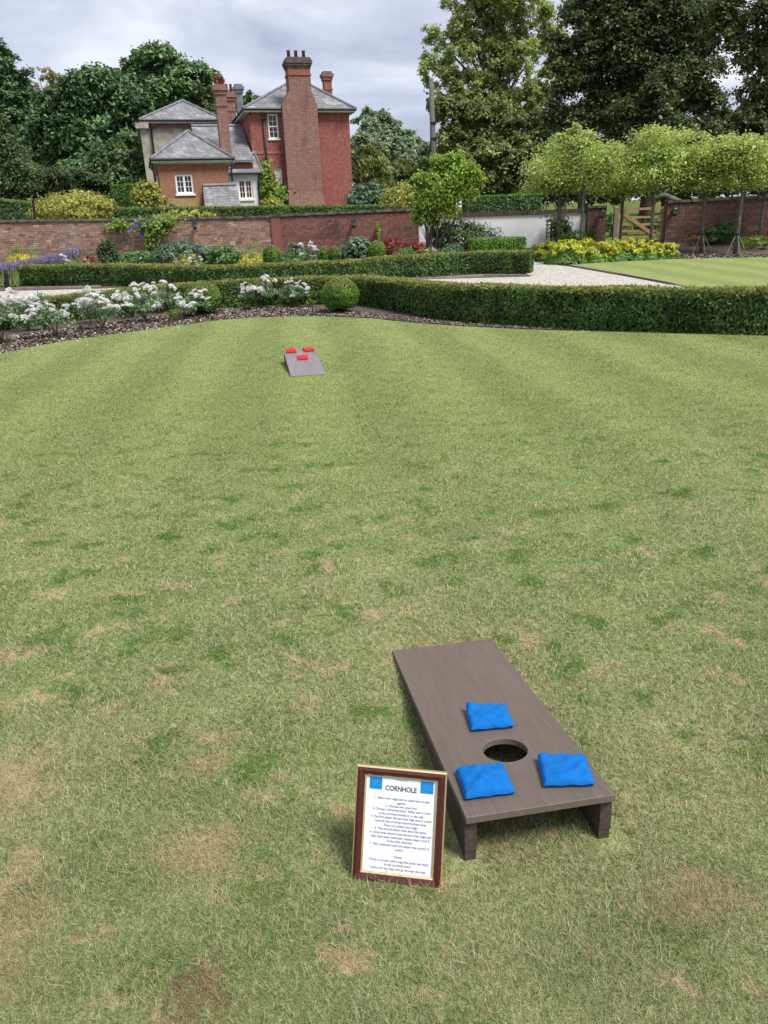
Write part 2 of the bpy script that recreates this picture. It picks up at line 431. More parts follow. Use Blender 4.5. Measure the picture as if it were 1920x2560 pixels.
def board(name, label, x, y, yaw, wood, hole_c, hole_r, group, screws):
    t = thing(name, label, 'board', (x, y, 0), group)
    t.rotation_euler = (0, 0, yaw)
    ORI[t.name] = np.zeros(3)            # its parts are written in the board's own frame
    slope = math.atan2(BH - .021, BL)
    ln = math.hypot(BH - .021, BL)
    # top panel: slab with a round hole, in panel coordinates (x, along, up)
    n = 48
    ring = [(hole_c[0] + hole_r * math.cos(a), hole_c[1] + hole_r * math.sin(a)) for a in np.arange(n) * 2 * PI / n]
    bm = bmesh.new()
    rect = [(-BW / 2, 0), (BW / 2, 0), (BW / 2, ln), (-BW / 2, ln)]
    def ray_rect(a):
        dx, dy = math.cos(a), math.sin(a); ts = []
        if dx > 1e-6: ts.append((BW / 2 - hole_c[0]) / dx)
        if dx < -1e-6: ts.append((-BW / 2 - hole_c[0]) / dx)
        if dy > 1e-6: ts.append((ln - hole_c[1]) / dy)
        if dy < -1e-6: ts.append((0 - hole_c[1]) / dy)
        tt = min(q for q in ts if q > 0)
        return (hole_c[0] + dx * tt, hole_c[1] + dy * tt)
    ang = sorted(list(np.arange(n) * 2 * PI / n) + [math.atan2(q[1] - hole_c[1], q[0] - hole_c[0]) % (2 * PI) for q in rect])
    m = len(ang)
    V = []
    for z in (0, -BT):
        for a in ang: V.append((hole_c[0] + hole_r * math.cos(a), hole_c[1] + hole_r * math.sin(a), z))
        for a in ang: q = ray_rect(a); V.append((q[0], q[1], z))
    F = []
    for i in range(m):
        j = (i + 1) % m
        F.append((i, m + i, m + j, j))                              # top
        F.append((2 * m + i, 2 * m + j, 3 * m + j, 3 * m + i))      # underside
        F.append((i, j, 2 * m + j, 2 * m + i))                      # hole wall
        F.append((m + i, 3 * m + i, 3 * m + j, m + j))              # rim
    V = np.array(V, float)
    tp = mk('top_panel', V, F, wood, t)
    tp.location = (0, 0, .021); tp.rotation_euler = (slope, 0, 0)
    bv = tp.modifiers.new('edge', 'BEVEL'); bv.width = .0015; bv.segments = 1; bv.limit_method = 'ANGLE'
    # wedge sides with a foot block each
    th = .034
    foot = .045
    for sx in (-1, 1):
        x0, x1 = sorted((sx * (BW / 2 - .001), sx * (BW / 2 - th)))
        top = lambda yy: .021 - BT / math.cos(slope) + yy * math.tan(slope) - .0006
        y0, y1 = .22, BL - .012
        V = [(x0, y0, top(y0) - .012), (x1, y0, top(y0) - .012), (x1, y1, foot), (x0, y1, foot), (x0, y0, top(y0)), (x1, y0, top(y0)), (x1, y1, top(y1)), (x0, y1, top(y1))]
        sp = mk('side_panel', V, BOXF, MT['wood_end'], t)
        fb = MB(); fb.box((x0 + .001, BL - .36, 0.0), (x1 - .001, BL - .014, foot - .0012)); 
        fo = fb.build('foot_block', MT['wood_end'], t)
    sm = None
    for (sxx, syy) in screws:
        if sm is None:
            mbs = MB(); th_ = np.arange(10) * 2 * PI / 10
            mbs.add(np.concatenate([[[0, 0, .0008]], np.stack([.0042 * np.cos(th_), .0042 * np.sin(th_), 0 * th_ + .0004], 1)]), [(0, 1 + k, 1 + (k + 1) % 10) for k in range(10)])
            so_ = mbs.build('screw', MT['screw'], tp); sm = so_.data
        else:
            so_ = link('screw', sm, tp)
        so_.location = (sxx, syy, 0)
    return t, tp
nb, nb_top = board('cornhole_board', 'dark brown stained cornhole board with its raised open end beside the framed sign', .2139, 2.6804, .15322 + PI, MT['wood'], (.006, .828), .066, 'cornhole boards', [(.197, .859), (.195, .977), (.193, 1.085), (-.188, .869), (-.190, .985), (-.189, 1.092)])
fb_, fb_top = board('cornhole_board', 'greyish cornhole board out on the lawn carrying three red bags', -.8309, 8.9799, .17884, MT['wood_far'], (.003, .80), .066, 'cornhole boards', [(.195, .9), (-.195, .9), (.195, 1.08), (-.195, 1.08)])

def fabric(name, col):
    s = NT(name)
    O = s.obj()
    c = s.mix(s.rng(s.noise(O, 40, 4, .7), .3, .7), tuple(x * .9 for x in col) + (1,), tuple(min(1, x * 1.06) for x in col) + (1,))
    wv = s.noise(O, 900, 2)
    q = s.n('ShaderNodeBsdfPrincipled', {'Base Color': c, 'Roughness': .85, 'Specular IOR Level': .15, 'Normal': s.bump(s.math('ADD', s.math('MULTIPLY', wv, .15), s.noise(O, 30, 3, .5, 1.2)), .5, .006)})
    return s.done(q.outputs[0])
MT['blue_cloth'] = fabric('blue_cloth', (.004, .13, .43))
MT['red_cloth'] = fabric('red_cloth', (.62, .022, .045))
def bag(name, label, mat, panel, cx, cy, rot, size, group, skew=0.0, curl=None, seed=0):
    r = np.random.default_rng(seed)
    n = 26
    u = np.linspace(-1, 1, n); U, Vv = np.meshgrid(u, u)
    edge = (1 - np.abs(U) ** 5) * (1 - np.abs(Vv) ** 5)
    ph = r.uniform(0, 6.28, 8)
    wr = .0022 * np.sin(5 * U + 3 * Vv + ph[0] + 1.4 * np.sin(4 * Vv + ph[3])) + .0018 * np.sin(7 * Vv - 4 * U + ph[1] + 1.5 * np.sin(3 * U + ph[2])) + .0012 * np.sin(11 * U + 6 * Vv + ph[3])
    lump = .004 * np.sin(2.2 * U + ph[4]) * np.cos(2.0 * Vv + ph[5])
    puck = .002 * np.cos(9 * Vv + ph[6]) * np.abs(U) ** 4 + .0018 * np.cos(8 * U + ph[7]) * np.abs(Vv) ** 4
    inset = 1 - .012 * (1 - U ** 2) * np.abs(Vv) ** 2 - 0
    inset2 = 1 - .012 * (1 - Vv ** 2) * np.abs(U) ** 2
    X = U * size / 2 * inset2 + skew * Vv * size / 2
    Y = Vv * size / 2 * inset
    h = .0175 * edge ** .32 * (1 + .3 * (1 - U ** 2) * (1 - Vv ** 2))
    zt = .011 + h + (wr + lump) * edge + puck * (1 - edge) * .8
    zb = .011 - np.minimum(h, .0105) + puck * (1 - edge) * .8
    zb = np.maximum(zb, .0008)
    if curl:
        cu, cv = curl
        d = np.clip(1 - np.hypot(U - cu, Vv - cv) / .75, 0, 1) ** 1.4
        zt = zt + d * .022; zb = zb + d * .022
        X = X - cu * d * size * .05
    top = np.stack([X, Y, zt], -1).reshape(-1, 3); bot = np.stack([X, Y, np.minimum(zb, zt - .0012)], -1).reshape(-1, 3)
    F = []
    for j in range(n - 1):
        for i in range(n - 1):
            a = j * n + i
            F.append((a, a + 1, a + n + 1, a + n)); F.append((n * n + a, n * n + a + n, n * n + a + n + 1, n * n + a + 1))
    rim = [i for i in range(n)] + [j * n + n - 1 for j in range(1, n)] + [(n - 1) * n + i for i in range(n - 2, -1, -1)] + [j * n for j in range(n - 2, 0, -1)]
    for k in range(len(rim)):
        a, b = rim[k], rim[(k + 1) % len(rim)]
        F.append((a, n * n + a, n * n + b, b))
    o = mk(name, np.concatenate([top, bot]), F, mat, None, smooth=True)
    rp_ = top[[q for q in rim]] * .5 + np.concatenate([top, bot])[[n * n + q for q in rim]] * .5
    V_, F_ = tube(np.concatenate([rp_, rp_[:1]]), .0011, 5, False)
    mk('seam', V_, F_, mat, o, smooth=True)
    # rests on the tilted panel: same world frame as the panel
    bd = panel.parent
    Mw = Matrix.Translation(bd.location) @ Matrix.Rotation(bd.rotation_euler[2], 4, 'Z') @ Matrix.Translation(panel.location) @ Matrix.Rotation(panel.rotation_euler[0], 4, 'X')
    o.matrix_world = Mw @ Matrix.Translation((cx, cy, .0006)) @ Matrix.Rotation(rot, 4, 'Z')
    return tag(o, label, 'bean bag', group)
GB, GR_ = 'blue bags on the brown board', 'red bags on the grey board'
bag('bean_bag', 'blue bean bag with a folded up corner, above the hole of the brown board', MT['blue_cloth'], nb_top, .0, .645, -.08, .137, GB, .03, (1, -1), 3)
bag('bean_bag', 'blue bean bag on the brown board corner beside the framed sign', MT['blue_cloth'], nb_top, .115, .985, -.04, .138, GB, .02, None, 8)
bag('bean_bag', 'blue bean bag on the brown board corner away from the framed sign', MT['blue_cloth'], nb_top, -.115, .993, -.2, .138, GB, .02, (1, -1.3), 21)
bag('bean_bag', 'red bean bag on the high corner of the grey board, towards the rose bed', MT['red_cloth'], fb_top, -.112, 1.04, -.03, .135, GR_, .05, None, 31)
bag('bean_bag', 'red bean bag on the high corner of the grey board, towards the long hedge', MT['red_cloth'], fb_top, .118, 1.04, .12, .135, GR_, -.05, (1, -1), 32)
bag('bean_bag', 'red bean bag half covering the hole of the grey board', MT['red_cloth'], fb_top, .004, .70, .0, .135, GR_, .03, None, 33)

# ------------------------------------------------------------------ framed rules
MT['mahogany'] = NT('mahogany')
s = MT['mahogany']
O = s.obj()
MT['mahogany'] = s.done(s.bsdf(s.ramp(s.noise(s.scale(O, (40, 40, 40)), 2, 5, .7), [(.3, (.045, .008, .008)), (.7, (.085, .014, .013))]), .28, None, .5))
MT['gilt'] = plain('gilt', (.80, .66, .38), .3, .5, .8)
MT['paper'] = plain('paper', (.70, .73, .85), .8, .2)
MT['ink'] = plain('ink', (.02, .022, .035), .8, .1)
MT['ink_soft'] = plain('grey_ink', (.10, .105, .16), .8, .1)
MT['logo_blue'] = plain('logo_blue', (.005, .21, .56), .6)
MT['logo_pale'] = plain('logo_pale', (.09, .36, .68), .6)
bl, br = GP(881, 2201), GP(1103, 2218)
FW, FH = .236, .300
sx = unit(br - bl); mid_ = (bl + br) / 2
sn = np.array([sx[1], -sx[0], 0])
lean = math.radians(22)
sup = -sn * math.sin(lean) + np.array([0, 0, 1]) * math.cos(lean)
nrm = np.cross(sx, sup)
tl = math.radians(-2.2)
sx, sup = math.cos(tl) * sx + math.sin(tl) * sup, -math.sin(tl) * sx + math.cos(tl) * sup
sg = thing('framed_sign', 'framed sheet of printed cornhole rules standing on the grass, mahogany frame with gilt edges', 'sign', tuple(mid_ + np.array([0, 0, .012])))
ORI[sg.name] = np.zeros(3)
nrm = np.cross(sup, sx)
sg.matrix_world = Matrix(((sx[0], nrm[0], sup[0], mid_[0]), (sx[1], nrm[1], sup[1], mid_[1]), (sx[2], nrm[2], sup[2], .003), (0, 0, 0, 1)))
# local frame: x across, y away from the reader, z up
prof = [(0, 0), (0, .012), (.0035, .015), (.005, .0155), (.011, .019), (.019, .016), (.023, .012), (.024, .011), (.0275, .009), (.0275, 0)]
def moulding(i0, i1, name, m, parent):
    mb = MB()
    cor = lambda d: [(-FW / 2 + d, d), (FW / 2 - d, d), (FW / 2 - d, FH - d), (-FW / 2 + d, FH - d)]
    rings = [[(x, -prof[i][1], z) for x, z in cor(prof[i][0])] for i in range(i0, i1 + 1)]
    V = [q for rg in rings for q in rg]; F = []
    for a in range(len(rings) - 1):
        for k in range(4):
            F.append((a * 4 + k, a * 4 + (k + 1) % 4, (a + 1) * 4 + (k + 1) % 4, (a + 1) * 4 + k))
    return mk(name, V, F, m, parent)
fr = moulding(2, 6, 'frame', MT['mahogany'], sg)
moulding(0, 2, 'outer_gilt', MT['gilt'], fr)
moulding(6, 9, 'inner_gilt', MT['gilt'], fr)
MB().box((-FW / 2 + .002, .0005, .002), (FW / 2 - .002, .004, FH - .002)).build('backing', MT['wood_end'], sg)
pw, phh = FW - .05, FH - .05
mk('paper', [(-pw / 2, -.005, .025), (pw / 2, -.005, .025), (pw / 2, -.005, FH - .025), (-pw / 2, -.005, FH - .025)], [(0, 1, 2, 3)], MT['paper'], sg)
PX0, PX1, PZ0, PZ1 = -pw / 2 + .0035, pw / 2 - .0035, .0285, FH - .0285
st_ = MB(); st_.add([(-.03, .005, .2), (.03, .005, .2), (.035, .158, .055), (-.035, .158, .055), (-.03, .008, .2), (.03, .008, .2), (.035, .161, .055), (-.035, .161, .055)], BOXF); st_.build('easel_leg', MT['wood_end'], sg)
def text(body, x, z, size, m, bold=0.0, name='lettering', width=None):
    cu = bpy.data.curves.new(name, 'FONT'); cu.body = body; cu.size = size; cu.align_x = 'CENTER'; cu.align_y = 'CENTER'; cu.offset = bold
    cu.resolution_u = 3
    ob = bpy.data.objects.new(name, cu)
    me = bpy.data.meshes.new_from_object(ob); bpy.data.objects.remove(ob)
    me.materials.clear(); me.materials.append(m)
    o = link(name, me, sg)
    o.rotation_euler = (PI / 2, 0, 0)
    if width:
        xs_ = [v.co.x for v in me.vertices]; o.scale = (width / (max(xs_) - min(xs_)), 1, 1)
    o.location = (x, -.0056, z)
    return o

ZT, ZH = PZ1, (PZ1 - PZ0)
def tz_(y): return ZT - ZH * (y - 365) / 1475
K = .181 / 1100
text('CORNHOLE', .0, tz_(530), .0185, MT['ink'], .00035, width=500 * K)
LINES = [('1. Select your bags and an opponent to play', 690, 880), ('against.', 752, 150), ('2. Choose who goes first.', 808, 505), ('3. Choose a throwing point.  Either just in front', 866, 925), ('of the cornhole boards or to the side.', 932, 720), ('4. The first player throws their bags one at a time', 990, 965), ('towards the cornhole board furthest away.', 1052, 825), ('Then you collect your bags.', 1113, 540), ('5. The second player then does the same.', 1172, 825), ('6. Once both players have thrown their bags and', 1236, 975), ('they have been collected, repeat steps 4 and 5', 1298, 935), ('in the other direction.', 1356, 405), ('7. Play continues until one player has scored 21', 1420, 940), ('points.', 1484, 125), ('Points', 1600, 122), ('1 Point is scored with a bag that lands and stays', 1666, 960), ('on the cornhole board.', 1728, 435), ('3 points for any bags that go through the hole.', 1790, 905)]
for body, yy, wd in LINES:
    text(body, .004 if yy < 1550 else .001, tz_(yy), .0088, MT['ink_soft'], .00006, width=wd * K)
# the sheet runs on under the top moulding: only the feet of its first line show
cu_ = MB()
for k in range(16):
    x_ = -.014 + k * .0019
    if k in (3, 9): continue
    cu_.add([(x_, -.0056, PZ1 - .0052), (x_ + .0008 + .0005 * (k % 2), -.0056, PZ1 - .0052), (x_ + .0008, -.0056, PZ1 - .0028), (x_, -.0056, PZ1 - .0028)], [(0, 1, 2, 3)])
cu_.build('lettering', MT['ink_soft'], sg)
for x0_, x1_, zz in ((-.0835, -.050, .0012), (.0505, .0845, .0012)):
    q = mk('logo', [(x0_, -.0054, PZ1 - zz - .031), (x1_, -.0054, PZ1 - zz - .031), (x1_, -.0054, PZ1 - zz), (x0_, -.0054, PZ1 - zz)], [(0, 1, 2, 3)], MT['logo_blue'], sg)
    cx_ = (x0_ + x1_) / 2; cz_ = PZ1 - zz - .012; mb = MB(); th_ = np.arange(16) * 2 * PI / 16
    V = np.concatenate([np.stack([cx_ + rr * np.cos(th_), 0 * th_ - .0057, cz_ + rr * np.sin(th_)], 1) for rr in (.0022, .003)])
    mb.add(V, [(k, (k + 1) % 16, 16 + (k + 1) % 16, 16 + k) for k in range(16)])
    mb.add([(cx_ - .010, -.0057, cz_ - .0070), (cx_ + .010, -.0057, cz_ - .0070), (cx_ + .010, -.0057, cz_ - .0062), (cx_ - .010, -.0057, cz_ - .0062)], [(0, 1, 2, 3)])
    mb.build('emblem', MT['logo_pale'], q)

# ------------------------------------------------------------------ grass blades
def in_board(X, Y, x, y, yaw, grow=.0):
    c, s_ = math.cos(yaw), math.sin(yaw)
    lx = (X - x) * c + (Y - y) * s_; ly = -(X - x) * s_ + (Y - y) * c
    return (np.abs(lx) < BW / 2 + grow) & (ly > -grow) & (ly < BL + grow), lx, ly
EX, EY = EDGE_S[:, 0], EDGE_S[:, 1]
def lawn_ok(X, Y):
    o = np.argsort(EX)
    return Y < np.interp(X, EX[o], EY[o]) - .01
VV, FF, cnt = [], [], 0
edges_ = np.concatenate([np.arange(.95, 4, .25), np.arange(4, 8, .5), np.arange(8, 16.6, 1.0)])
for y0, y1 in zip(edges_[:-1], edges_[1:]):
    half = .53 * y1 + 1.6
    dens = lambda q: 78000 * (np.maximum(q, 1.3) / 1.3) ** -1.72
    nn = int(dens(y0) * (y1 - y0) * half * 2)
    X = rng.uniform(-half, half, nn); Y = rng.uniform(y0, y1, nn)
    k = (np.abs(X) < .53 * Y + 1.6) & lawn_ok(X, Y) & (rng.uniform(size=nn) < dens(Y) / dens(y0) * np.where(np.abs(X) < .53 * Y + .25, 1.0, .45))
    for (bx, by, bya) in ((.2139, 2.6804, .15322 + PI), (-.8309, 8.9799, .17884)):
        ins, lx, ly = in_board(X, Y, bx, by, bya)
        k &= ~(ins & ((ly < .32) | (np.abs(lx) > BW / 2 - .037)))
    fz_, lx, ly = in_board(X, Y, .2139, 2.6804, .15322 + PI, .045)
    k &= ~(fz_ & (ly > .75) & (np.abs(lx) > BW / 2 - .055) & (rng.uniform(size=nn) < .85))
    k &= ~((np.abs((X - mid_[0]) * sx[0] + (Y - mid_[1]) * sx[1]) < FW / 2) & (np.abs((X - mid_[0]) * sn[0] + (Y - mid_[1]) * sn[1] + .012) < .012))
    X, Y = X[k], Y[k]; n = len(X)
    wdt = .0016 * (Y / 1.3) ** .86
    ln = np.interp(Y, [1, 5, 16], [.026, .023, .016])
    # tufts: blades lean together in small patches, and along the mower's runs
    cell = np.sin(X * 19.1 + 2 * np.sin(Y * 15.3)) + np.cos(Y * 18.3 + 1.7 * np.sin(X * 16.1))
    run = np.sign(np.sin((X + .1 * Y) * 2 * PI / 1.35))
    az = cell * .8 + rng.normal(0, 2.2, n) + run * .5
    tilt = np.clip(rng.normal(.98, .33, n), .1, 1.48)
    tuft = 1 + .3 * np.sin(X * 7.1 + np.sin(Y * 6.7) * 2) * np.sin(Y * 7.7 + X)
    hgt = ln * rng.uniform(.45, 1.3, n) * tuft * np.where(rng.uniform(size=n) < .02, 1.7, 1)
    d = np.stack([np.cos(az) * np.sin(tilt), np.sin(az) * np.sin(tilt), np.cos(tilt)], 1)
    sa_ = az + rng.normal(PI / 2, .5, n)
    sd_ = np.stack([np.cos(sa_), np.sin(sa_), rng.normal(0, .35, n)], 1) * (wdt * rng.uniform(.6, 1.25, n) / 2)[:, None]
    B = np.stack([X, Y, np.full(n, .0115)], 1) + d * (hgt * .1)[:, None]
    T = B + d * hgt[:, None]
    V = np.stack([B - sd_, B + sd_, T], 1)
    V[..., 2] = np.maximum(V[..., 2], .0125)
    VV.append(V.reshape(-1, 3)); FF.append(np.arange(n * 3).reshape(n, 3) + cnt); cnt += n * 3
g = mk('grass', np.concatenate(VV), np.concatenate(FF), MT['blade'])
tag(g, 'short mown lawn grass, green with straw coloured dry patches', 'grass'); g['kind'] = 'stuff'
print('grass blades', cnt // 3)

# ------------------------------------------------------------------ leaf colours
LM = {}
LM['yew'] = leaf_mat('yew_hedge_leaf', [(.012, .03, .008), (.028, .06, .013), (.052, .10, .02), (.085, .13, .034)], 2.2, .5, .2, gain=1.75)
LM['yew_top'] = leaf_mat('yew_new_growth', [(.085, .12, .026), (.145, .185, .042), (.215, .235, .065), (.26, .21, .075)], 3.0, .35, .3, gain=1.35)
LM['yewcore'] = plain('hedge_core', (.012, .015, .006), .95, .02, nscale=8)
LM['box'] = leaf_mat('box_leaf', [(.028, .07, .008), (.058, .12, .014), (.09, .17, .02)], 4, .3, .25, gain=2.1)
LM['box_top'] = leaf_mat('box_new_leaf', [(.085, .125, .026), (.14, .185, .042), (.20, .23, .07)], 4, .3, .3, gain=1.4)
LM['rose'] = leaf_mat('rose_leaf', [(.03, .058, .026), (.06, .10, .048), (.10, .145, .08), (.15, .19, .12)], 4, .4, .2, gain=2.3)
LM['sycamore'] = leaf_mat('sycamore_leaf', [(.009, .018, .008), (.022, .038, .014), (.042, .062, .02), (.068, .083, .028)], .35, .6, .16)
LM['sycamore_b'] = leaf_mat('dark_tree_leaf', [(.010, .024, .011), (.024, .048, .02), (.045, .08, .03), (.07, .115, .045)], .3, .55, .16)
LM['wood_mid'] = leaf_mat('woodland_leaf', [(.018, .038, .015), (.04, .072, .027), (.068, .108, .042), (.10, .14, .06)], .3, .5, .2)
LM['ash'] = leaf_mat('pale_tree_leaf', [(.028, .05, .016), (.06, .09, .028), (.10, .13, .045), (.15, .165, .06)], .25, .5, .25)
LM['ash_gold'] = leaf_mat('airy_tree_leaf', [(.038, .066, .02), (.075, .11, .034), (.125, .16, .052), (.19, .205, .075)], .3, .4, .4, gain=2.6)
LM['far'] = leaf_mat('hazed_distant_leaf', [(.045, .072, .04), (.075, .11, .058), (.11, .145, .08), (.15, .18, .11)], .25, .35, .3)  # haze of distance is mixed into these paler leaf colours
LM['twig'] = leaf_mat('sparse_tree_leaf', [(.09, .10, .05), (.14, .14, .075), (.18, .16, .09)], .6, .3, .3)
LM['conifer'] = leaf_mat('conifer_leaf', [(.014, .03, .012), (.032, .055, .02), (.055, .082, .03), (.08, .10, .04)], .6, .45, .12, gain=1.9)
LM['row'] = leaf_mat('row_tree_leaf', [(.05, .09, .022), (.105, .165, .042), (.18, .25, .07), (.30, .335, .10)], 1.4, .45, .36, gain=2.2)
LM['acer'] = leaf_mat('maple_leaf', [(.03, .07, .012), (.075, .14, .022), (.13, .205, .035), (.22, .26, .05)], 1.6, .55, .32, gain=2.3)
LM['golden'] = leaf_mat('golden_shrub_leaf', [(.13, .15, .03), (.22, .235, .05), (.33, .32, .085)], 2, .3, .3, gain=1.45)
LM['lime'] = leaf_mat('lime_flower', [(.15, .19, .025), (.27, .30, .03), (.36, .37, .04), (.44, .43, .07)], 3, .35, .3, gain=1.5)
LM['limeleaf'] = leaf_mat('mantle_leaf', [(.04, .085, .02), (.08, .14, .03)], 3, .3, .3)
LM['euph'] = leaf_mat('spurge_head', [(.25, .235, .05), (.40, .365, .075), (.52, .46, .13)], 6, .3, .25, gain=1.55)
LM['herb'] = leaf_mat('bed_leaf', [(.025, .06, .018), (.05, .105, .032), (.09, .16, .05)], 3, .4, .22, gain=2.0)
LM['bluegreen'] = leaf_mat('blue_green_leaf', [(.03, .062, .036), (.06, .105, .06), (.11, .16, .10)], 3, .4, .2, gain=1.8)
LM['dark'] = leaf_mat('dark_shrub_leaf', [(.018, .036, .013), (.035, .065, .022), (.06, .095, .035)], 3, .4, .18, gain=2.1)
LM['red'] = leaf_mat('red_leaf', [(.085, .022, .018), (.16, .04, .035), (.25, .07, .05)], 4, .4, .3, gain=1.5)
LM['redorange'] = leaf_mat('russet_leaf', [(.12, .05, .02), (.2, .085, .035), (.16, .12, .04)], 4, .4, .3, gain=1.7)
LM['lav'] = leaf_mat('lavender_spike', [(.11, .095, .16), (.15, .13, .21), (.19, .17, .25)], 2, .3, .2, gain=1.6)
LM['lavstem'] = leaf_mat('lavender_stem', [(.08, .12, .045), (.13, .17, .07)], 2, .3, .2)
LM['white'] = leaf_mat('white_petal', [(.74, .74, .69), (.79, .79, .75), (.8, .8, .77)], 6, .06, .5, gain=1.0)
LM['purple'] = leaf_mat('clematis_petal', [(.05, .028, .18), (.09, .045, .27)], 5, .2, .2)
LM['climber'] = leaf_mat('climber_leaf', [(.05, .10, .015), (.11, .175, .028), (.18, .235, .05)], 3, .4, .28, gain=1.6)

# ------------------------------------------------------------------ hedges
def hit_h(px, py, h):
    d = ray(px, py); z = h
    for _ in range(60):
        t = (z - EYE) / d[2]; P = CAM + d * t
        z = .5 * z + .5 * (float(terrain(P[0], P[1])) + h)
    return P
def wob(X, Y, Z, a, f=1.0, ph=0.0):
    return a * (np.sin(X * 3.7 * f + 1.3 * np.sin(Y * 2.9 * f) + ph) + np.sin(Y * 4.3 * f + Z * 5.1 * f + ph * 2) + .6 * np.sin((X + Y) * 9.1 * f + Z * 7 * f)) / 2.6
def hedge(name, label, line, width, h0, h1, group, dens=2600, Ln=.075, Wd=.028, mats=('yew', 'yew_top'), top_frac=1.0, zbase=None, wobble=.035, hs=None):
    """line: the foot of the side that faces the viewer; the hedge lies behind it"""
    P = np.asarray(line, float)[:, :2]
    seg = np.linalg.norm(np.diff(P, axis=0), axis=1); cum = np.concatenate([[0], np.cumsum(seg)]); tot = cum[-1]
    T = unit(np.gradient(P, axis=0)); Nn = np.stack([-T[:, 1], T[:, 0]], 1)
    Nn *= np.sign(np.sum(Nn * P, 1))[:, None]
    zb = (lambda x, y: terrain(x, y)) if zbase is None else zbase
    base0 = np.array([P[0][0], P[0][1], float(zb(P[0][0], P[0][1]))])
    t = thing(name, label, 'hedge', tuple(base0), group)
    def at(sv, across):
        x = np.interp(sv, cum, P[:, 0]); y = np.interp(sv, cum, P[:, 1]); nx = np.interp(sv, cum, Nn[:, 0]); ny = np.interp(sv, cum, Nn[:, 1])
        q = unit(np.stack([nx, ny], 1))
        return np.stack([x + q[:, 0] * across, y + q[:, 1] * across], 1), q
    if hs is not None:
        hh = lambda sv: np.interp(sv, cum, hs)
    else:
        hh = lambda sv: np.interp(sv / tot, [0, 1], [h0, h1])
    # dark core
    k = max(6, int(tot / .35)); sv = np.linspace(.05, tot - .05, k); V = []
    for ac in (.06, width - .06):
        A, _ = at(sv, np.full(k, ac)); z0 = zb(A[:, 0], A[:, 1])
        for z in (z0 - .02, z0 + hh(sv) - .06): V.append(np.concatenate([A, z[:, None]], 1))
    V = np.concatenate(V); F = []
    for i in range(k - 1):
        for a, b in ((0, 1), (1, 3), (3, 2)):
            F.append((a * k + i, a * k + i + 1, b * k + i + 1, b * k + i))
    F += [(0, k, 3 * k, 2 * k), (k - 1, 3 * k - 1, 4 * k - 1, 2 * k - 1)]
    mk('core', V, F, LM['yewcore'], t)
    # clipped faces
    PP, NN = [], []
    nf = int(dens * tot * (h0 + h1) / 2)
    for side, frac in ((0, 1.0), (1, .45)):
        n = int(nf * frac); s_ = rng.uniform(0, tot, n); v = rng.uniform(0, 1, n) ** .92
        A, q = at(s_, np.full(n, 0.0 if side == 0 else width))
        z = zb(A[:, 0], A[:, 1]) + v * hh(s_)
        off = wob(A[:, 0], A[:, 1], z, wobble) + rng.normal(0, .016, n) - .03 * (1 - v) * (v < .25)
        # rounded shoulder
        off -= np.where(v > .9, (v - .9) * .45, 0)
        o = -q if side == 0 else q
        A = A + o * off[:, None]
        PP.append(np.concatenate([A, z[:, None]], 1)); NN.append(np.concatenate([o, np.full((n, 1), .35)], 1) + rng.normal(0, .45, (n, 3)))
    for e_ in (0, 1):
        n = int(dens * width * (h0 + h1) / 2); v = rng.uniform(0, 1, n)
        A, q = at(np.full(n, 0.0 if e_ == 0 else tot), rng.uniform(0, width, n)); tt = T[0] * -1 if e_ == 0 else T[-1]
        z = zb(A[:, 0], A[:, 1]) + v * (h0 if e_ == 0 else h1)
        A = A + tt * (wob(A[:, 0], A[:, 1], z, wobble) + rng.normal(0, .016, n))[:, None]
        PP.append(np.concatenate([A, z[:, None]], 1)); NN.append(np.concatenate([np.broadcast_to(tt, (n, 2)), np.full((n, 1), .35)], 1) + rng.normal(0, .45, (n, 3)))
    PP = np.concatenate(PP); NN = np.concatenate(NN)
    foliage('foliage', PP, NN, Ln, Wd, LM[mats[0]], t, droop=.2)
    n = int(dens * tot * width * 1.1 * top_frac); s_ = rng.uniform(0, tot, n); a = rng.uniform(-.01, width + .01, n)
    A, q = at(s_, a); z = zb(A[:, 0], A[:, 1]) + hh(s_) + wob(A[:, 0], A[:, 1], 0, wobble * .6) + rng.normal(0, .014, n) - .05 * (np.abs(a / width - .5) * 2) ** 5
    N2 = rng.normal(0, .6, (n, 3)); N2[:, 2] += .8
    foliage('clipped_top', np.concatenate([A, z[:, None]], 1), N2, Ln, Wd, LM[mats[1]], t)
    # stray shoots above the top
    n = int(tot * 22); s_ = rng.uniform(0, tot, n); a = rng.uniform(0, width, n); A, q = at(s_, a)
    z = zb(A[:, 0], A[:, 1]) + hh(s_) + rng.uniform(.0, .035, n)
    N3 = rng.normal(0, 1, (n, 3)); N3[:, 2] *= .2
    Tt = rng.normal(0, .35, (n, 3)); Tt[:, 2] += 1
    o_ = foliage('shoots', np.concatenate([A, z[:, None]], 1), N3, Ln * 1.1, Wd * .7, LM[mats[1]], t, T=Tt); o_['kind'] = 'stuff'
    return t
HAp = ((-140, 782, .5), (-60, 768, .5), (40, 756, .5), (162, 742, .5), (320, 726, .51), (420, 716, .52), (560, 706, .54), (680, 700, .55), (800, 696, .56), (880, 695, .57), (940, 699, .58), (1000, 705, .59), (1060, 710, .60), (1171, 716, .61), (1400, 722, .62), (1650, 726, .62), (1920, 726, .62), (2120, 724, .62), (2560, 718, .62))
HA = smooth_line([[*hit_h(*q)[:2], q[2]] for q in HAp], 4)
hedge('clipped_hedge', 'long clipped yew hedge curving along the lawn, behind the white roses and box ball', HA, .5, .55, .62, None, hs=HA[:, 2], dens=3000, Ln=.07, Wd=.026)
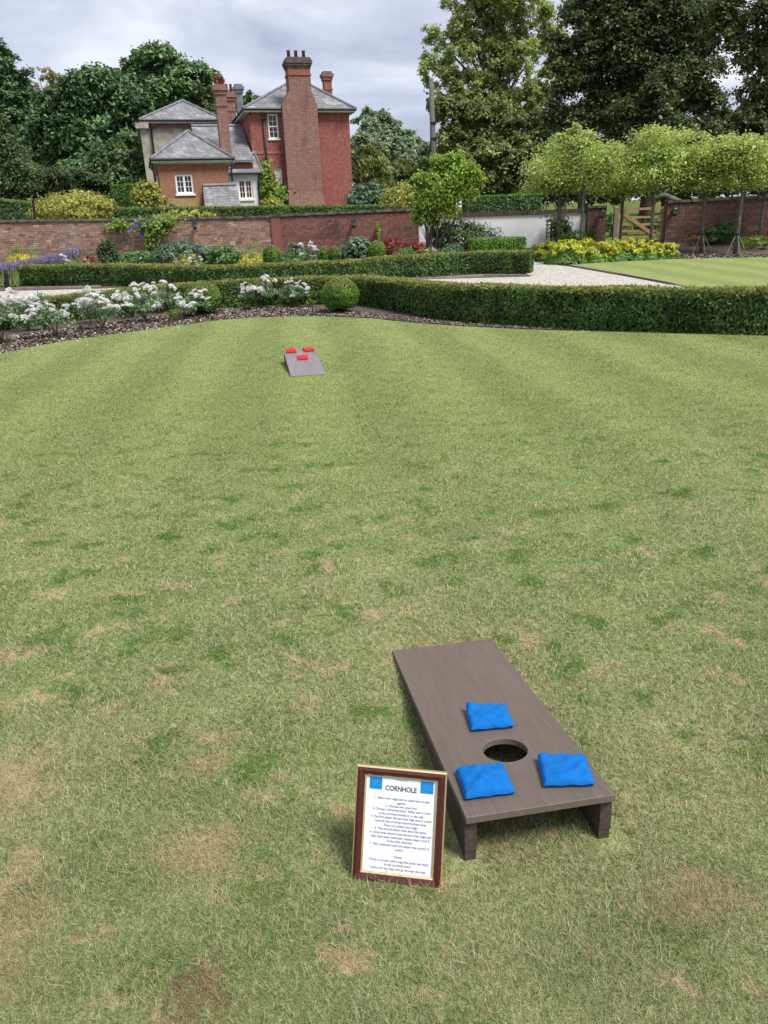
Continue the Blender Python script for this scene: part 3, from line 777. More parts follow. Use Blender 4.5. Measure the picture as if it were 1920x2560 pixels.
HB = [hit_h(*q, .6)[:2] for q in ((24, 667), (160, 665), (300, 664), (480, 669), (640, 664), (795, 658), (871, 655), (960, 645), (1060, 640), (1177, 632), (1322, 630))]
HB = smooth_line(HB, 4)
hedge('clipped_hedge', 'clipped yew hedge on the house side of the gravel walk, with cut square ends', HB, .55, .6, .6, None, dens=1700, Ln=.095, Wd=.036)
wl = [AT(x, 540, 33.0)[:2] for x in (285, 500, 700, 860, 1000)]
zt0, zt1 = AT(285, 521, 33)[2], AT(1000, 513, 33)[2]
hedge('clipped_hedge', 'low flat clipped hedge running along the top of the old brick wall', wl, .9, zt0 - 2.15, zt1 - 2.15, None, dens=900, Ln=.13, Wd=.05, zbase=lambda x, y: np.full_like(np.asarray(x, float), 2.15), mats=('yew', 'box_top'))
rhb = [AT(x, 520, 37.0)[:2] for x in (1165, 1260, 1352)]
hedge('clipped_hedge', 'thick green hedge behind the white rendered wall', rhb, 1.2, AT(1165, 493, 37)[2] - 1.0, AT(1352, 485, 37)[2] - 1.0, None, dens=700, Ln=.15, Wd=.07, zbase=lambda x, y: np.full_like(np.asarray(x, float), 1.0), mats=('dark', 'box'))
bxh = [AT(x, 600, 26.8)[:2] for x in (1178, 1245, 1314)]
hedge('clipped_hedge', 'square block of bright green box in front of the white wall', bxh, 1.0, AT(1178, 598, 26.8)[2] - .3, AT(1314, 594, 26.8)[2] - .3, None, dens=1600, Ln=.07, Wd=.04, zbase=lambda x, y: np.full_like(np.asarray(x, float), .3), mats=('box', 'box_top'), wobble=.015)
lh = [AT(x, 520, 34.0)[:2] for x in (-60, 20, 86)]
hedge('clipped_hedge', 'dark rounded hedge behind the wall beside the pale yellow bush', lh, 1.4, AT(-60, 492, 34)[2] - 2.1, AT(86, 508, 34)[2] - 2.1, None, dens=800, Ln=.13, Wd=.06, zbase=lambda x, y: np.full_like(np.asarray(x, float), 2.1), mats=('dark', 'climber'))
lh2 = [AT(x, 520, 40.0)[:2] for x in (284, 320, 352)]
hedge('clipped_hedge', 'tall dark hedge block beside the house and its golden shrub', lh2, 1.6, AT(284, 463, 40)[2] - 2.3, AT(352, 459, 40)[2] - 2.3, None, dens=700, Ln=.15, Wd=.07, zbase=lambda x, y: np.full_like(np.asarray(x, float), 2.3), mats=('yew', 'box'))

# ------------------------------------------------------------------ box balls
def ball(label, px, py_base, py_top, wpx, Y=None, dens=5200, Ln=.03):
    G_ = GP(px, py_base) if Y is None else AT(px, py_base, Y)
    h = AT(px, py_top, G_[1])[2] - G_[2]; r = wpx / 2 * G_[1] / F_PX * .97; h *= 1.07
    t = thing('box_ball', label, 'topiary', tuple(G_), 'clipped box balls')
    c = G_ + [0, 0, h * .45]
    n = int(dens * 4 * PI * r * r); d = sph(n)
    d = d[d[:, 2] > -.75]; n = len(d)
    prof_ = np.where(d[:, 2] > 0, h * .55, h * .45)
    rr = 1 + .02 * np.sin(d[:, 0] * 7 + 2 * d[:, 2]) + rng.normal(0, .015, n) - .04 * np.clip(d[:, 2], 0, 1)
    hr = np.where(d[:, 2] > 0, 1.0, np.minimum(1.0, .93 / np.maximum(.2, np.sqrt(1 - d[:, 2] ** 2)))) * r
    P = c + d * np.stack([hr, hr, prof_], 1) * rr[:, None]
    N = d + rng.normal(0, .45, (n, 3))
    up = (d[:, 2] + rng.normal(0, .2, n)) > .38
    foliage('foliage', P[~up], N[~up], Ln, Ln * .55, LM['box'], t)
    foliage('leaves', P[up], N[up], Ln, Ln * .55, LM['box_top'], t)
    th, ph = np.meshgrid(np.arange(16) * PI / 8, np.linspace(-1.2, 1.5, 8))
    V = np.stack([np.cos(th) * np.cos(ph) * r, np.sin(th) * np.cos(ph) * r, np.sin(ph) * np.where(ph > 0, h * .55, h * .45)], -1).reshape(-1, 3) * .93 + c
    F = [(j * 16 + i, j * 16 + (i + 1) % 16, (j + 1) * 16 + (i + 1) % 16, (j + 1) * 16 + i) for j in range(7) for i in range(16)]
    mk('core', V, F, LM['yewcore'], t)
ball('round clipped box ball at the lawn edge in the bark, before the long hedge', 853, 779, 697, 93)
ball('rounded box ball half hidden by white roses, with a yellowish top', 512, 784, 706, 88)
ball('small box ball beside the yellow spurge, under the old wall', 682, 668, 615, 46, 25.6, 2600, .045)
ball('smaller of two touching box balls under the red brick wall', 808, 660, 621, 26, 26, 2600, .045)
ball('larger of two touching box balls under the red brick wall', 838, 660, 617, 34, 26.3, 2600, .045)
ball('bright box ball beside the red leaved shrubs', 943, 650, 604, 44, 26, 2600, .045)

# ------------------------------------------------------------------ roses
def bloom_mesh(seed, petals=22, size=.04):
    r = np.random.default_rng(seed); V = []; F = []
    for k in range(petals):
        q = k / petals; a = k * 2.39996 + r.normal(0, .2); op = .25 + 1.15 * q
        rad = size * (.18 + .72 * q); ln = size * (.55 + .35 * q); wd = size * (.45 + .5 * q)
        o = np.array([math.cos(a), math.sin(a), 0]); s_ = np.array([-math.sin(a), math.cos(a), 0]); u = np.array([0, 0, 1.0])
        dr = o * math.sin(op) + u * math.cos(op); b = o * rad * .45 + u * size * .25 * (1 - q)
        V += [b - s_ * wd * .25, b + s_ * wd * .25, b + dr * ln * .65 + s_ * wd * .5 + u * .1 * size, b + dr * ln + o * size * .08, b + dr * ln * .65 - s_ * wd * .5 + u * .1 * size]
        F.append(tuple(len(V) - 5 + i for i in range(5)))
    me = bpy.data.meshes.new('bloom'); me.from_pydata([tuple(v) for v in V], [], F); me.materials.append(LM['white'])
    return me
BLOOMS = [bloom_mesh(i) for i in range(5)]
def rose_bush(label, G_, w_, h, nl, nb_, group, Ln=.05, bscale=1.0, stems=7, seed=0):
    r = np.random.default_rng(seed + 100)
    G_ = np.asarray(G_, float)
    t = thing('rose_bush', label, 'rose bush', tuple(G_), group)
    tips = []; mb = MB()
    for k in range(stems):
        a = r.uniform(0, 2 * PI); e_ = G_ + [math.cos(a) * w_ * .42 * r.uniform(.3, 1), math.sin(a) * w_ * .35 * r.uniform(.3, 1), h * r.uniform(.62, .95)]
        m_ = G_ + (e_ - G_) * .5 + r.normal(0, .03, 3); mb.tube([G_ + r.normal(0, .02, 3) * [1, 1, 0], m_, e_], [.009, .007, .004], 5); tips.append(e_)
    mb.build('stem', MT['stem'], t)
    ncl = max(14, nl // 22); cl = []
    for k in range(ncl):
        d = unit(r.normal(size=3)); d[2] = abs(d[2]) * .9 - .18
        rad = r.uniform(.45, 1.0)
        cl.append(G_ + [d[0] * w_ * .5 * rad, d[1] * w_ * .42 * rad, h * .45 + d[2] * h * .5 * rad])
    cl = np.array(cl); idx = r.integers(0, ncl, nl)
    P = cl[idx] + r.normal(0, .055 * max(w_, .7), (nl, 3)) * [1, 1, .8]; P[:, 2] = np.maximum(P[:, 2], G_[2] + .04)
    N = (P - (G_ + [0, 0, h * .35])) * 1.2 + r.normal(0, .5, (nl, 3)); N[:, 2] += .4
    foliage('foliage', P, N, Ln, Ln * .62, LM['rose'], t, droop=.3)
    heads = []
    while len(heads) < nb_:
        d = unit(r.normal(size=3)); d[2] = abs(d[2]); d[1] -= .5; d = unit(d)
        c = G_ + [d[0] * w_ * .5, d[1] * w_ * .45, h * .48 + d[2] * h * .55]
        for _ in range(int(r.integers(1, 6))):
            heads.append(c + r.normal(0, .036, 3) * bscale)
    for c in heads[:nb_]:
        o = link('bloom', BLOOMS[int(r.integers(0, 5))], t)
        o.location = tuple(c - G_)
        o.rotation_euler = (r.uniform(.0, .9), r.uniform(-.4, .4), r.uniform(0, 6.28)); sc_ = r.uniform(.85, 1.5) * bscale; o.scale = (sc_, sc_, sc_)
    return t
GRO = 'white rose bushes in the bark bed'
def hgt(px, pb, pt):
    G_ = GP(px, pb); return AT(px, pt, G_[1])[2] - G_[2]
for i, (lb, px, pb, pt, wpx, nb_) in enumerate((
    ('low white rose bush at the outermost tip of the bark bed', 2, 858, 730, 110, 24),
    ('wide white rose bush with dark stems in the bark, near the tip of the bed', 140, 842, 752, 140, 30),
    ('dense white rose bush in mid bed with a cluster hanging low over the bark', 258, 822, 722, 120, 40),
    ('white rose bush next to the small lime seedling in the bark', 366, 804, 718, 110, 34),
    ('white rose bush in front of the half hidden box ball', 482, 792, 734, 112, 30),
    ('tall white rose bush near the round box ball, with one high cluster', 655, 768, 690, 96, 24),
    ('looser white rose bush beside the round box ball', 735, 766, 700, 84, 16))):
    G_ = GP(px, pb)
    rose_bush(lb, G_, .92 * wpx * G_[1] / F_PX, hgt(px, pb, pt), 1050, int(nb_ * 1.15), GRO, bscale=1.1, seed=i)
# rear row of the left bed, against the hedge
for i, (lb, px, pb, pt, wpx, nb_) in enumerate((
    ('rear white rose bush against the hedge where the gravel shows', 70, 826, 728, 130, 34),
    ('tall rear white rose bush with a big cluster held above the hedge', 112, 824, 716, 60, 16),
    ('rear white rose bush against the hedge beside the path edging', 230, 808, 724, 90, 20),
    ('rear white rose bush behind the seedling, blooms against the hedge', 330, 792, 712, 100, 26),
    ('rear white rose bush behind the half hidden box ball', 415, 781, 708, 80, 14))):
    G_ = GP(px, pb)
    rose_bush(lb, G_, .8 * wpx * G_[1] / F_PX, hgt(px, pb, pt), 560, int(nb_ * .8), GRO, bscale=1.1, seed=20 + i)
# beyond the second hedge
for i, (lb, px, pt, wpx, nb_) in enumerate((
    ('white rose bush in front of the lavender, behind the gravel side hedge', 160, 634, 60, 12),
    ('white rose with buds behind the gravel side hedge, by the dark pointed shrub', 235, 642, 60, 12),
    ('white rose behind the gravel side hedge under the purple clematis', 358, 648, 40, 8),
    ('white rose beside the cream plume flowers, behind the gravel side hedge', 490, 646, 46, 12),
    ('white rose standing against the red wall beside a pale green shrub', 768, 598, 50, 20),
    ('single white rose bush in front of the box block', 1160, 622, 44, 3))):
    Y = 26.0 if px > 400 else 27.0
    if px == 768: Y = 26.6
    if px < 300: Y = 28.0
    T_ = AT(px, pt, Y); z0 = float(terrain(T_[0], Y))
    rose_bush(lb, (T_[0], Y, z0), wpx * Y / F_PX, T_[2] - z0, 420, nb_, 'white roses behind the gravel side hedge', Ln=.075, bscale=1.25, seed=40 + i)

# ------------------------------------------------------------------ bark mulch, petals, hose
def scatter_quads(name, P, L_, W_, m, label, cat, lift=.008):
    n = len(P); N = rng.normal(0, .45 if n > 500 else .12, (n, 3)); N[:, 2] += 1
    o = foliage(name, P + [0, 0, lift], N, L_, W_, m, fold=.05)
    tag(o, label, cat); o['kind'] = 'stuff'
    return o
s = NT('bark_chip'); MT['chip'] = s.done(s.bsdf(s.ramp(s.isl(), [(0, (.03, .021, .017)), (.4, (.085, .06, .048)), (.65, (.17, .132, .108)), (.85, (.33, .29, .25)), (1, (.58, .55, .51))]), .9, None, .1))
n = 30000
sv = rng.uniform(0, 1, n) * (len(EDGE_S) - 1); i0 = sv.astype(int); fr_ = (sv - i0)[:, None]
i0 = np.minimum(i0, len(EDGE_S) - 2)
Q = EDGE_S[i0] * (1 - fr_) + EDGE_S[i0 + 1] * fr_
wd_ = np.interp(Q[:, 0], [-7, -4, -2, 0.3, 1.5, 3, 6], [2.6, 2.3, 1.7, 1.0, .55, .5, .45])
off = rng.uniform(0, 1, n) * wd_
Q = Q + unit(Q) * (off + .015)[:, None]
scatter_quads('bark_mulch', np.concatenate([Q, terrain(Q[:, 0], Q[:, 1])[:, None] - .006], 1), .062, .03, MT['chip'], 'loose bark chips covering the bed along the lawn', 'bark mulch')
bq = np.array([GP(rng.uniform(1670, 2000), rng.uniform(636, 648)) for _ in range(2500)])
scatter_quads('bark_mulch', bq, .09, .05, MT['chip'], 'strip of bark chips between the side lawn and the staked trees', 'bark mulch')
pq = []
for k in range(170):
    j = rng.integers(0, 34); b = EDGE_S[j]; d = abs(rng.normal(0, .5)); pq.append([*(b - unit(b) * d), .028])
scatter_quads('fallen_petals', np.array(pq), .03, .024, LM['white'], 'white rose petals fallen on the lawn edge', 'petals')
pk = [EDGE_S[j] + unit(EDGE_S[j]) * (.06 + .03 * math.sin(j)) for j in range(58, len(EDGE_S))]
mb = MB(); mb.tube([(x, y, float(terrain(x, y)) + .012) for x, y in pk], .012, 6)
tag(mb.build('irrigation_hose', plain('black_hose', (.012, .012, .013), .5), smooth=True), 'black irrigation hose lying along the foot of the long hedge', 'hose')

# ------------------------------------------------------------------ generic shrubs and bed plants
def shrub(name, label, cat, top_px, Y, wpx, m, n, Ln, Wd=None, z0=None, group=None, stems=6, depth=.8, droop=.2, clump=.16, upn=.4, cl_per=26, bottom=.12, stem_m=None, T=None):
    px, pt = top_px
    T_ = AT(px, pt, Y)
    z0 = float(terrain(T_[0], Y)) if z0 is None else z0
    G_ = np.array([T_[0], Y, z0]); h = T_[2] - z0; w_ = wpx * Y / F_PX
    t = thing(name, label, cat, tuple(G_), group)
    if stems:
        mb = MB()
        for k in range(stems):
            a = rng.uniform(0, 2 * PI); e_ = G_ + [math.cos(a) * w_ * .3, math.sin(a) * w_ * .3 * depth, h * rng.uniform(.5, .85)]
            mb.tube([G_ + rng.normal(0, .03, 3) * [1, 1, 0], (G_ + e_) / 2 + rng.normal(0, .04, 3), e_], [.012 + h * .006, .01 + h * .003, .004], 5)
        mb.build('stem', stem_m or MT['stem'], t)
    ncl = max(10, n // cl_per)
    d = sph(ncl); rad = rng.uniform(.55, 1.0, ncl) ** .6
    c = G_ + np.stack([d[:, 0] * w_ * .5 * rad, d[:, 1] * w_ * .5 * depth * rad, h * (bottom + (1 - bottom) / 2) + d[:, 2] * h * (1 - bottom) / 2 * rad], 1)
    idx = rng.integers(0, ncl, n)
    P = c[idx] + rng.normal(0, clump * min(w_, h) * .5, (n, 3)) * [1, 1, .75]
    P[:, 2] = np.maximum(P[:, 2], z0 + .02)
    N = unit(P - (G_ + [0, 0, h * .4])) * .9 + rng.normal(0, .5, (n, 3)); N[:, 2] += upn
    foliage('foliage', P, N, Ln, Wd or Ln * .55, m, t, droop=droop, T=T)
    return t, G_, h, w_
# yellow spurge domes with upright club heads
def spurge(label, px, pt, Y, wpx, hpx, nh):
    t, G_, h, w_ = shrub('spurge', label, 'plant', (px, pt + 6), Y, wpx * .92, LM['limeleaf'], 900, .09, .03, stems=5)
    r0 = np.random.default_rng(int(px))
    hm = None; hd = hpx * Y / F_PX
    for k in range(nh):
        d = unit(r0.normal(size=3)); d[2] = abs(d[2]); d[1] = -abs(d[1])
        c = G_ + [d[0] * w_ * .5, d[1] * w_ * .45, h - hd * .55 + (d[2] - 1) * hd * .62]
        if hm is None:
            n = 70; hgt_ = rng.uniform(0, 1, n); a = rng.uniform(0, 2 * PI, n); rr = .055 * (1 - (2 * hgt_ - 1) ** 4) ** .5
            P = np.stack([rr * np.cos(a), rr * np.sin(a), (hgt_ - .5) * .2], 1); N = np.stack([np.cos(a), np.sin(a), .3 + 0 * a], 1) + rng.normal(0, .3, (n, 3))
            V, F = leaf_geo(P, N, .05, .035); hm = bpy.data.meshes.new('flower_head')
            hm.from_pydata([tuple(v) for v in V], [], [tuple(int(i) for i in f) for f in F]); hm.materials.append(LM['euph'])
        o = link('flower_head', hm, t); o.location = tuple(c - G_); o.rotation_euler = (r0.normal(0, .12) - d[1] * .2, d[0] * .35, r0.uniform(0, 6))
        s_ = r0.uniform(.85, 1.2); o.scale = (s_, s_, s_)
spurge('yellow spurge dome with upright club heads beside a box ball', 630, 604, 27.0, 82, 46, 60)
spurge('yellow spurge dome against the old wall, beyond the lavender', 50, 612, 28.8, 76, 34, 54)
shrub('herb_clump', 'blue green leafy peony clump under the wall lantern', 'plant', (455, 606), 27.6, 150, LM['bluegreen'], 3600, .15, .05, droop=.8, stems=8)
shrub('herb_clump', 'bright green leafy clump between the peony and the yellow spurge', 'plant', (560, 616), 27.2, 90, LM['herb'], 2200, .14, .07, droop=.6)
shrub('herb_clump', 'low green clump under the purple clematis', 'plant', (340, 626), 27.8, 110, LM['herb'], 1800, .11, .05)
shrub('dark_shrub', 'dark pointed evergreen shrub before the old wall', 'shrub', (266, 596), 28.0, 46, LM['dark'], 2200, .09, .05, clump=.22)
shrub('grey_shrub', 'grey green feathery shrub beside the dark pointed shrub', 'shrub', (222, 612), 28.6, 34, LM['bluegreen'], 700, .08, .012)
shrub('red_plant', 'low dark red leaved plant behind white roses', 'plant', (222, 636), 27.6, 36, LM['red'], 420, .08, .05)
shrub('rusty_plant', 'small yellowish rusty plant against the old wall', 'plant', (150, 620), 28.9, 30, LM['redorange'], 300, .09, .03)
shrub('cream_plume', 'cream flower plumes among white roses behind the gravel side hedge', 'flower', (468, 630), 25.8, 70, LM['golden'], 700, .06, .04)
shrub('pale_shrub', 'small round pale green shrub against the red wall', 'shrub', (738, 602), 27.4, 40, LM['bluegreen'], 1300, .08, .05)
shrub('strap_leaf_plant', 'bright strappy leaved plant between box ball and white rose', 'plant', (728, 632), 26.0, 66, LM['herb'], 700, .20, .045, droop=-.6)
shrub('leafy_plant', 'large leaved green plant beside the bright box ball', 'plant', (892, 600), 26.6, 76, LM['bluegreen'], 1300, .17, .11)
shrub('russet_shrub', 'thin russet shrub against the red wall', 'shrub', (815, 600), 28.2, 60, LM['redorange'], 420, .08, .03)
shrub('red_leaved_shrub', 'red leaved shrub nearer the bright box ball', 'shrub', (977, 592), 26.6, 58, LM['red'], 1500, .08, .05, stem_m=MT['bark'])
shrub('red_leaved_shrub', 'red leaved shrub nearer the many stemmed maple', 'shrub', (1032, 586), 26.8, 54, LM['red'], 1400, .08, .05, stem_m=MT['bark'])
shrub('herb_clump', 'mixed green plants between the two red shrubs', 'plant', (1010, 618), 26.2, 60, LM['herb'], 800, .09, .04)
shrub('herb_clump', 'pale green plants at the foot of the maple', 'plant', (1085, 618), 26.4, 90, LM['climber'], 1000, .09, .03)
shrub('orange_flower', 'small orange red flowers poking over the red wall top', 'flower', (971, 513), 32.4, 16, LM['redorange'], 120, .1, .07, z0=2.2)
shrub('dark_shrub', 'dark glossy shrub between maple and white wall', 'shrub', (1140, 552), 29.4, 130, LM['dark'], 4200, .12, .06)
shrub('dark_shrub', 'dark rambling shrub spreading along the white wall', 'shrub', (1205, 562), 30.0, 84, LM['dark'], 900, .12, .06, clump=.3)
shrub('dark_shrub', 'low dark shrub beside the white rose and box block', 'shrub', (1130, 612), 26.6, 60, LM['bluegreen'], 900, .1, .06)
# lavender: one long drift
n = 17000
a0, a1 = AT(-60, 690, 25.0), AT(185, 645, 29.2)
q = rng.uniform(0, 1, n)[:, None]; lat = rng.uniform(-1, 1, n)
B = a0 * (1 - q) + a1 * q
B[:, 1] += lat * 1.3; B[:, 2] = terrain(B[:, 0], B[:, 1])
hh_ = .52 + .18 * q[:, 0] + rng.normal(0, .05, n)
top = B + np.stack([lat * .12 + rng.normal(0, .05, n), rng.normal(0, .06, n), hh_], 1)
Tt = np.zeros((n, 3)); Tt[:, 2] = 1; Tt += rng.normal(0, .18, (n, 3))
lv = thing('lavender', 'sloping drift of purple lavender before the old brick wall', 'lavender', tuple(a0 * [1, 1, 0] + [0, 0, .3]))
foliage('flower_spikes', top, rng.normal(0, 1, (n, 3)) * [1, 1, .2], .12, .028, LM['lav'], lv, T=Tt)
n2 = 9000; i2 = rng.integers(0, n, n2)
foliage('leaves', B[i2] + (top[i2] - B[i2]) * rng.uniform(.1, .78, (n2, 1)), rng.normal(0, 1, (n2, 3)) * [1, 1, .2], .3, .03, LM['lavstem'], lv, T=Tt[i2])
# seedlings in the bark
for lb, px, pb, wpx, hpx in (('small lime green seedling in the bark below the rear roses', 428, 800, 30, 34), ('small lime seedling in bark left alone between ball and roses', 588, 767, 26, 18), ('little leafy seedling in bark beside the round box ball', 775, 766, 30, 18)):
    G_ = GP(px, pb)
    shrub('seedling', lb, 'plant', (px, pb - hpx), G_[1], wpx, LM['climber'], 160, .05, .025, group='seedlings in the bark', stems=3)
# lady's mantle along the side lawn
for i, (px, pf, pt, wpx) in enumerate(((1362, 652, 606, 70), (1420, 662, 600, 100), (1480, 658, 598, 90), (1530, 655, 602, 80), (1580, 652, 600, 90), (1630, 650, 604, 80), (1668, 648, 610, 60))):
    G_ = GP(px, pf); Y = G_[1] + wpx * .4 * G_[1] / F_PX
    lbs = ['lime flowered mantle beside the box block and end of the gravel side hedge', 'largest lime flowered mantle mound bulging over the gravel', 'lime flowered mantle mound where gravel meets the side lawn', 'lime flowered mantle mound before the brick gate pillar', 'lime flowered mantle mound in front of the wooden gate hinge', 'lime flowered mantle mound in front of the gate latch post', 'last lime flowered mantle mound beside the bark strip']
    t, G2, h, w_ = shrub('mantle_plant', lbs[i], 'plant', (px, pt), Y, wpx * 1.15, LM['lime'], 2300, .075, .055, group='mantle mounds edging the side lawn', stems=0, clump=.14, cl_per=34, bottom=.0)
    n = 700; d = sph(n); P = G2 + np.abs(d) * [0, 0, h * .6] + d * [w_ * .46, w_ * .36, .05]
    foliage('leaves', P, d + [0, 0, .6], .11, .1, LM['limeleaf'], t)
# plants under the right wall
shrub('leafy_plant', 'broad leaved green plant under the wall between staked trees', 'plant', (1785, 568), 30.2, 60, LM['herb'], 900, .18, .09)
shrub('leafy_plant', 'taller green plant under the wall behind the leaning staked tree', 'plant', (1815, 556), 30.4, 44, LM['herb'], 700, .13, .07)
shrub('grassy_plant', 'grey green feathery plant beyond the leaning staked tree', 'plant', (1885, 592), 28.8, 90, LM['climber'], 1500, .11, .03)
shrub('seed_head_plant', 'brown seed headed plant against the brick wall end', 'plant', (1735, 588), 30.0, 70, LM['redorange'], 500, .12, .02, droop=-1)
shrub('russet_shrub', 'russet flowered plant at the foot of the brick wall', 'plant', (1905, 575), 29.8, 60, LM['redorange'], 700, .09, .04)
shrub('box_mound', 'low round green mound at the foot of the gate pillar', 'plant', (1450, 574), 30.2, 90, LM['box'], 2200, .08, .05)
# behind the wall
shrub('yellow_bush', 'big pale yellow green bush spilling over the old wall', 'bush', (180, 486), 34.0, 190, LM['golden'], 7000, .16, .07, z0=2.0, clump=.2)
shrub('yellow_bush', 'small pale yellow bush beside the black post on the wall', 'bush', (72, 498), 34.6, 60, LM['golden'], 1000, .15, .07, z0=2.0)
shrub('golden_shrub', 'golden leaved shrub against the corner of the low brick wing', 'shrub', (367, 456), 38.6, 70, LM['golden'], 3600, .16, .1, z0=2.3)
shrub('trailing_plant', 'yellow green trailing plant lying on the wall top', 'plant', (455, 530), 31.6, 150, LM['golden'], 1300, .13, .08, z0=2.15, clump=.3, stems=0)
mb = MB(); p_ = AT(86, 545, 32.6); q_ = AT(82, 500, 32.6); mb.tube([p_ - [0, 0, .3], q_], [.05, .05], 8); tag(mb.build('post', plain('black_post', (.015, .015, .018), .6)), 'short black post behind the old wall, beside the yellow bush', 'post')
mb = MB(); p_ = GP(18, 722); mb.tube([p_ - [0, 0, .05], AT(15, 682, p_[1])], [.07, .065], 10); tag(mb.build('bollard', plain('black_bollard', (.018, .018, .02), .5), smooth=False), 'short black post at the square end of the gravel side hedge', 'post')

# ------------------------------------------------------------------ brick walls
def brick_mat(name, cols, stain, stain_amt, scale=1.2):
    s = NT(name)
    r = s.math('FRACT', s.math('ADD', s.isl(), s.n('ShaderNodeObjectInfo').outputs['Random']))
    c = s.ramp(r, [(i / (len(cols) - 1), q) for i, q in enumerate(cols)])
    P = s.pos()
    n1 = s.noise(P, scale, 5, .65)
    c = s.mix(s.math('MULTIPLY', s.rng(n1, .48, .68), stain_amt), c, stain)
    c = s.mix(s.math('MULTIPLY', s.rng(s.noise(P, 7, 5, .7), .55, .72), .5), c, (.32, .27, .24, 1))
    return s.done(s.bsdf(c, .9, s.bump(s.noise(P, 40, 4), .4, .01), .1))
OLD = [(1.25 * c[0], 1.34 * c[1], 1.28 * c[2]) for c in [(.12, .08, .07), (.25, .125, .09), (.31, .18, .13), (.21, .13, .11), (.34, .215, .165), (.28, .15, .10), (.15, .115, .105), (.38, .29, .245)]]
REDB = [(.16, .08, .066), (.225, .10, .08), (.25, .118, .092), (.19, .095, .08), (.29, .155, .125)]
BRN = [(.125, .072, .06), (.18, .095, .08), (.21, .115, .095), (.15, .088, .078), (.25, .155, .13)]
MT['brick_old'] = brick_mat('old_brick', OLD, (.33, .25, .225, 1), .45)
MT['brick_red'] = brick_mat('red_brick', REDB, (.045, .035, .035, 1), .55, .8)
MT['brick_brown'] = brick_mat('brown_brick', BRN, (.07, .05, .045, 1), .4)
MT['mortar'] = plain('mortar', (.22, .17, .15), .95, .05, nscale=6, var=.35)
MT['mortar_dk'] = plain('dark_mortar', (.115, .085, .078), .95, .05, nscale=6, var=.35)
MT['coping'] = plain('mossy_coping', (.085, .075, .06), .95, .05, nscale=5, var=.55, bump=.5)
MT['white_render'] = NT('white_render')
s = MT['white_render']; P = s.pos()
c = s.mix(s.math('MULTIPLY', s.rng(s.noise(s.scale(P, (3, 3, .7)), 2.0, 5, .65), .5, .75), .35), (.80, .81, .82, 1), (.60, .61, .61, 1))
MT['white_render'] = s.done(s.bsdf(c, .9, s.bump(s.noise(P, 25, 4), .2, .01), .1))
def wall_frame(A, B):
    A = np.asarray(A, float); B = np.asarray(B, float)
    ex = unit(np.array([B[0] - A[0], B[1] - A[1], 0])); ey = np.array([-ex[1], ex[0], 0])
    if ey @ np.array([A[0], A[1], 0]) < 0: ey = -ey
    return (lambda V: np.array([A[0], A[1], 0]) + V[:, :1] * ex + V[:, 1:2] * ey + V[:, 2:3] * np.array([0, 0, 1.0])), np.linalg.norm((B - A)[:2]), ex, ey
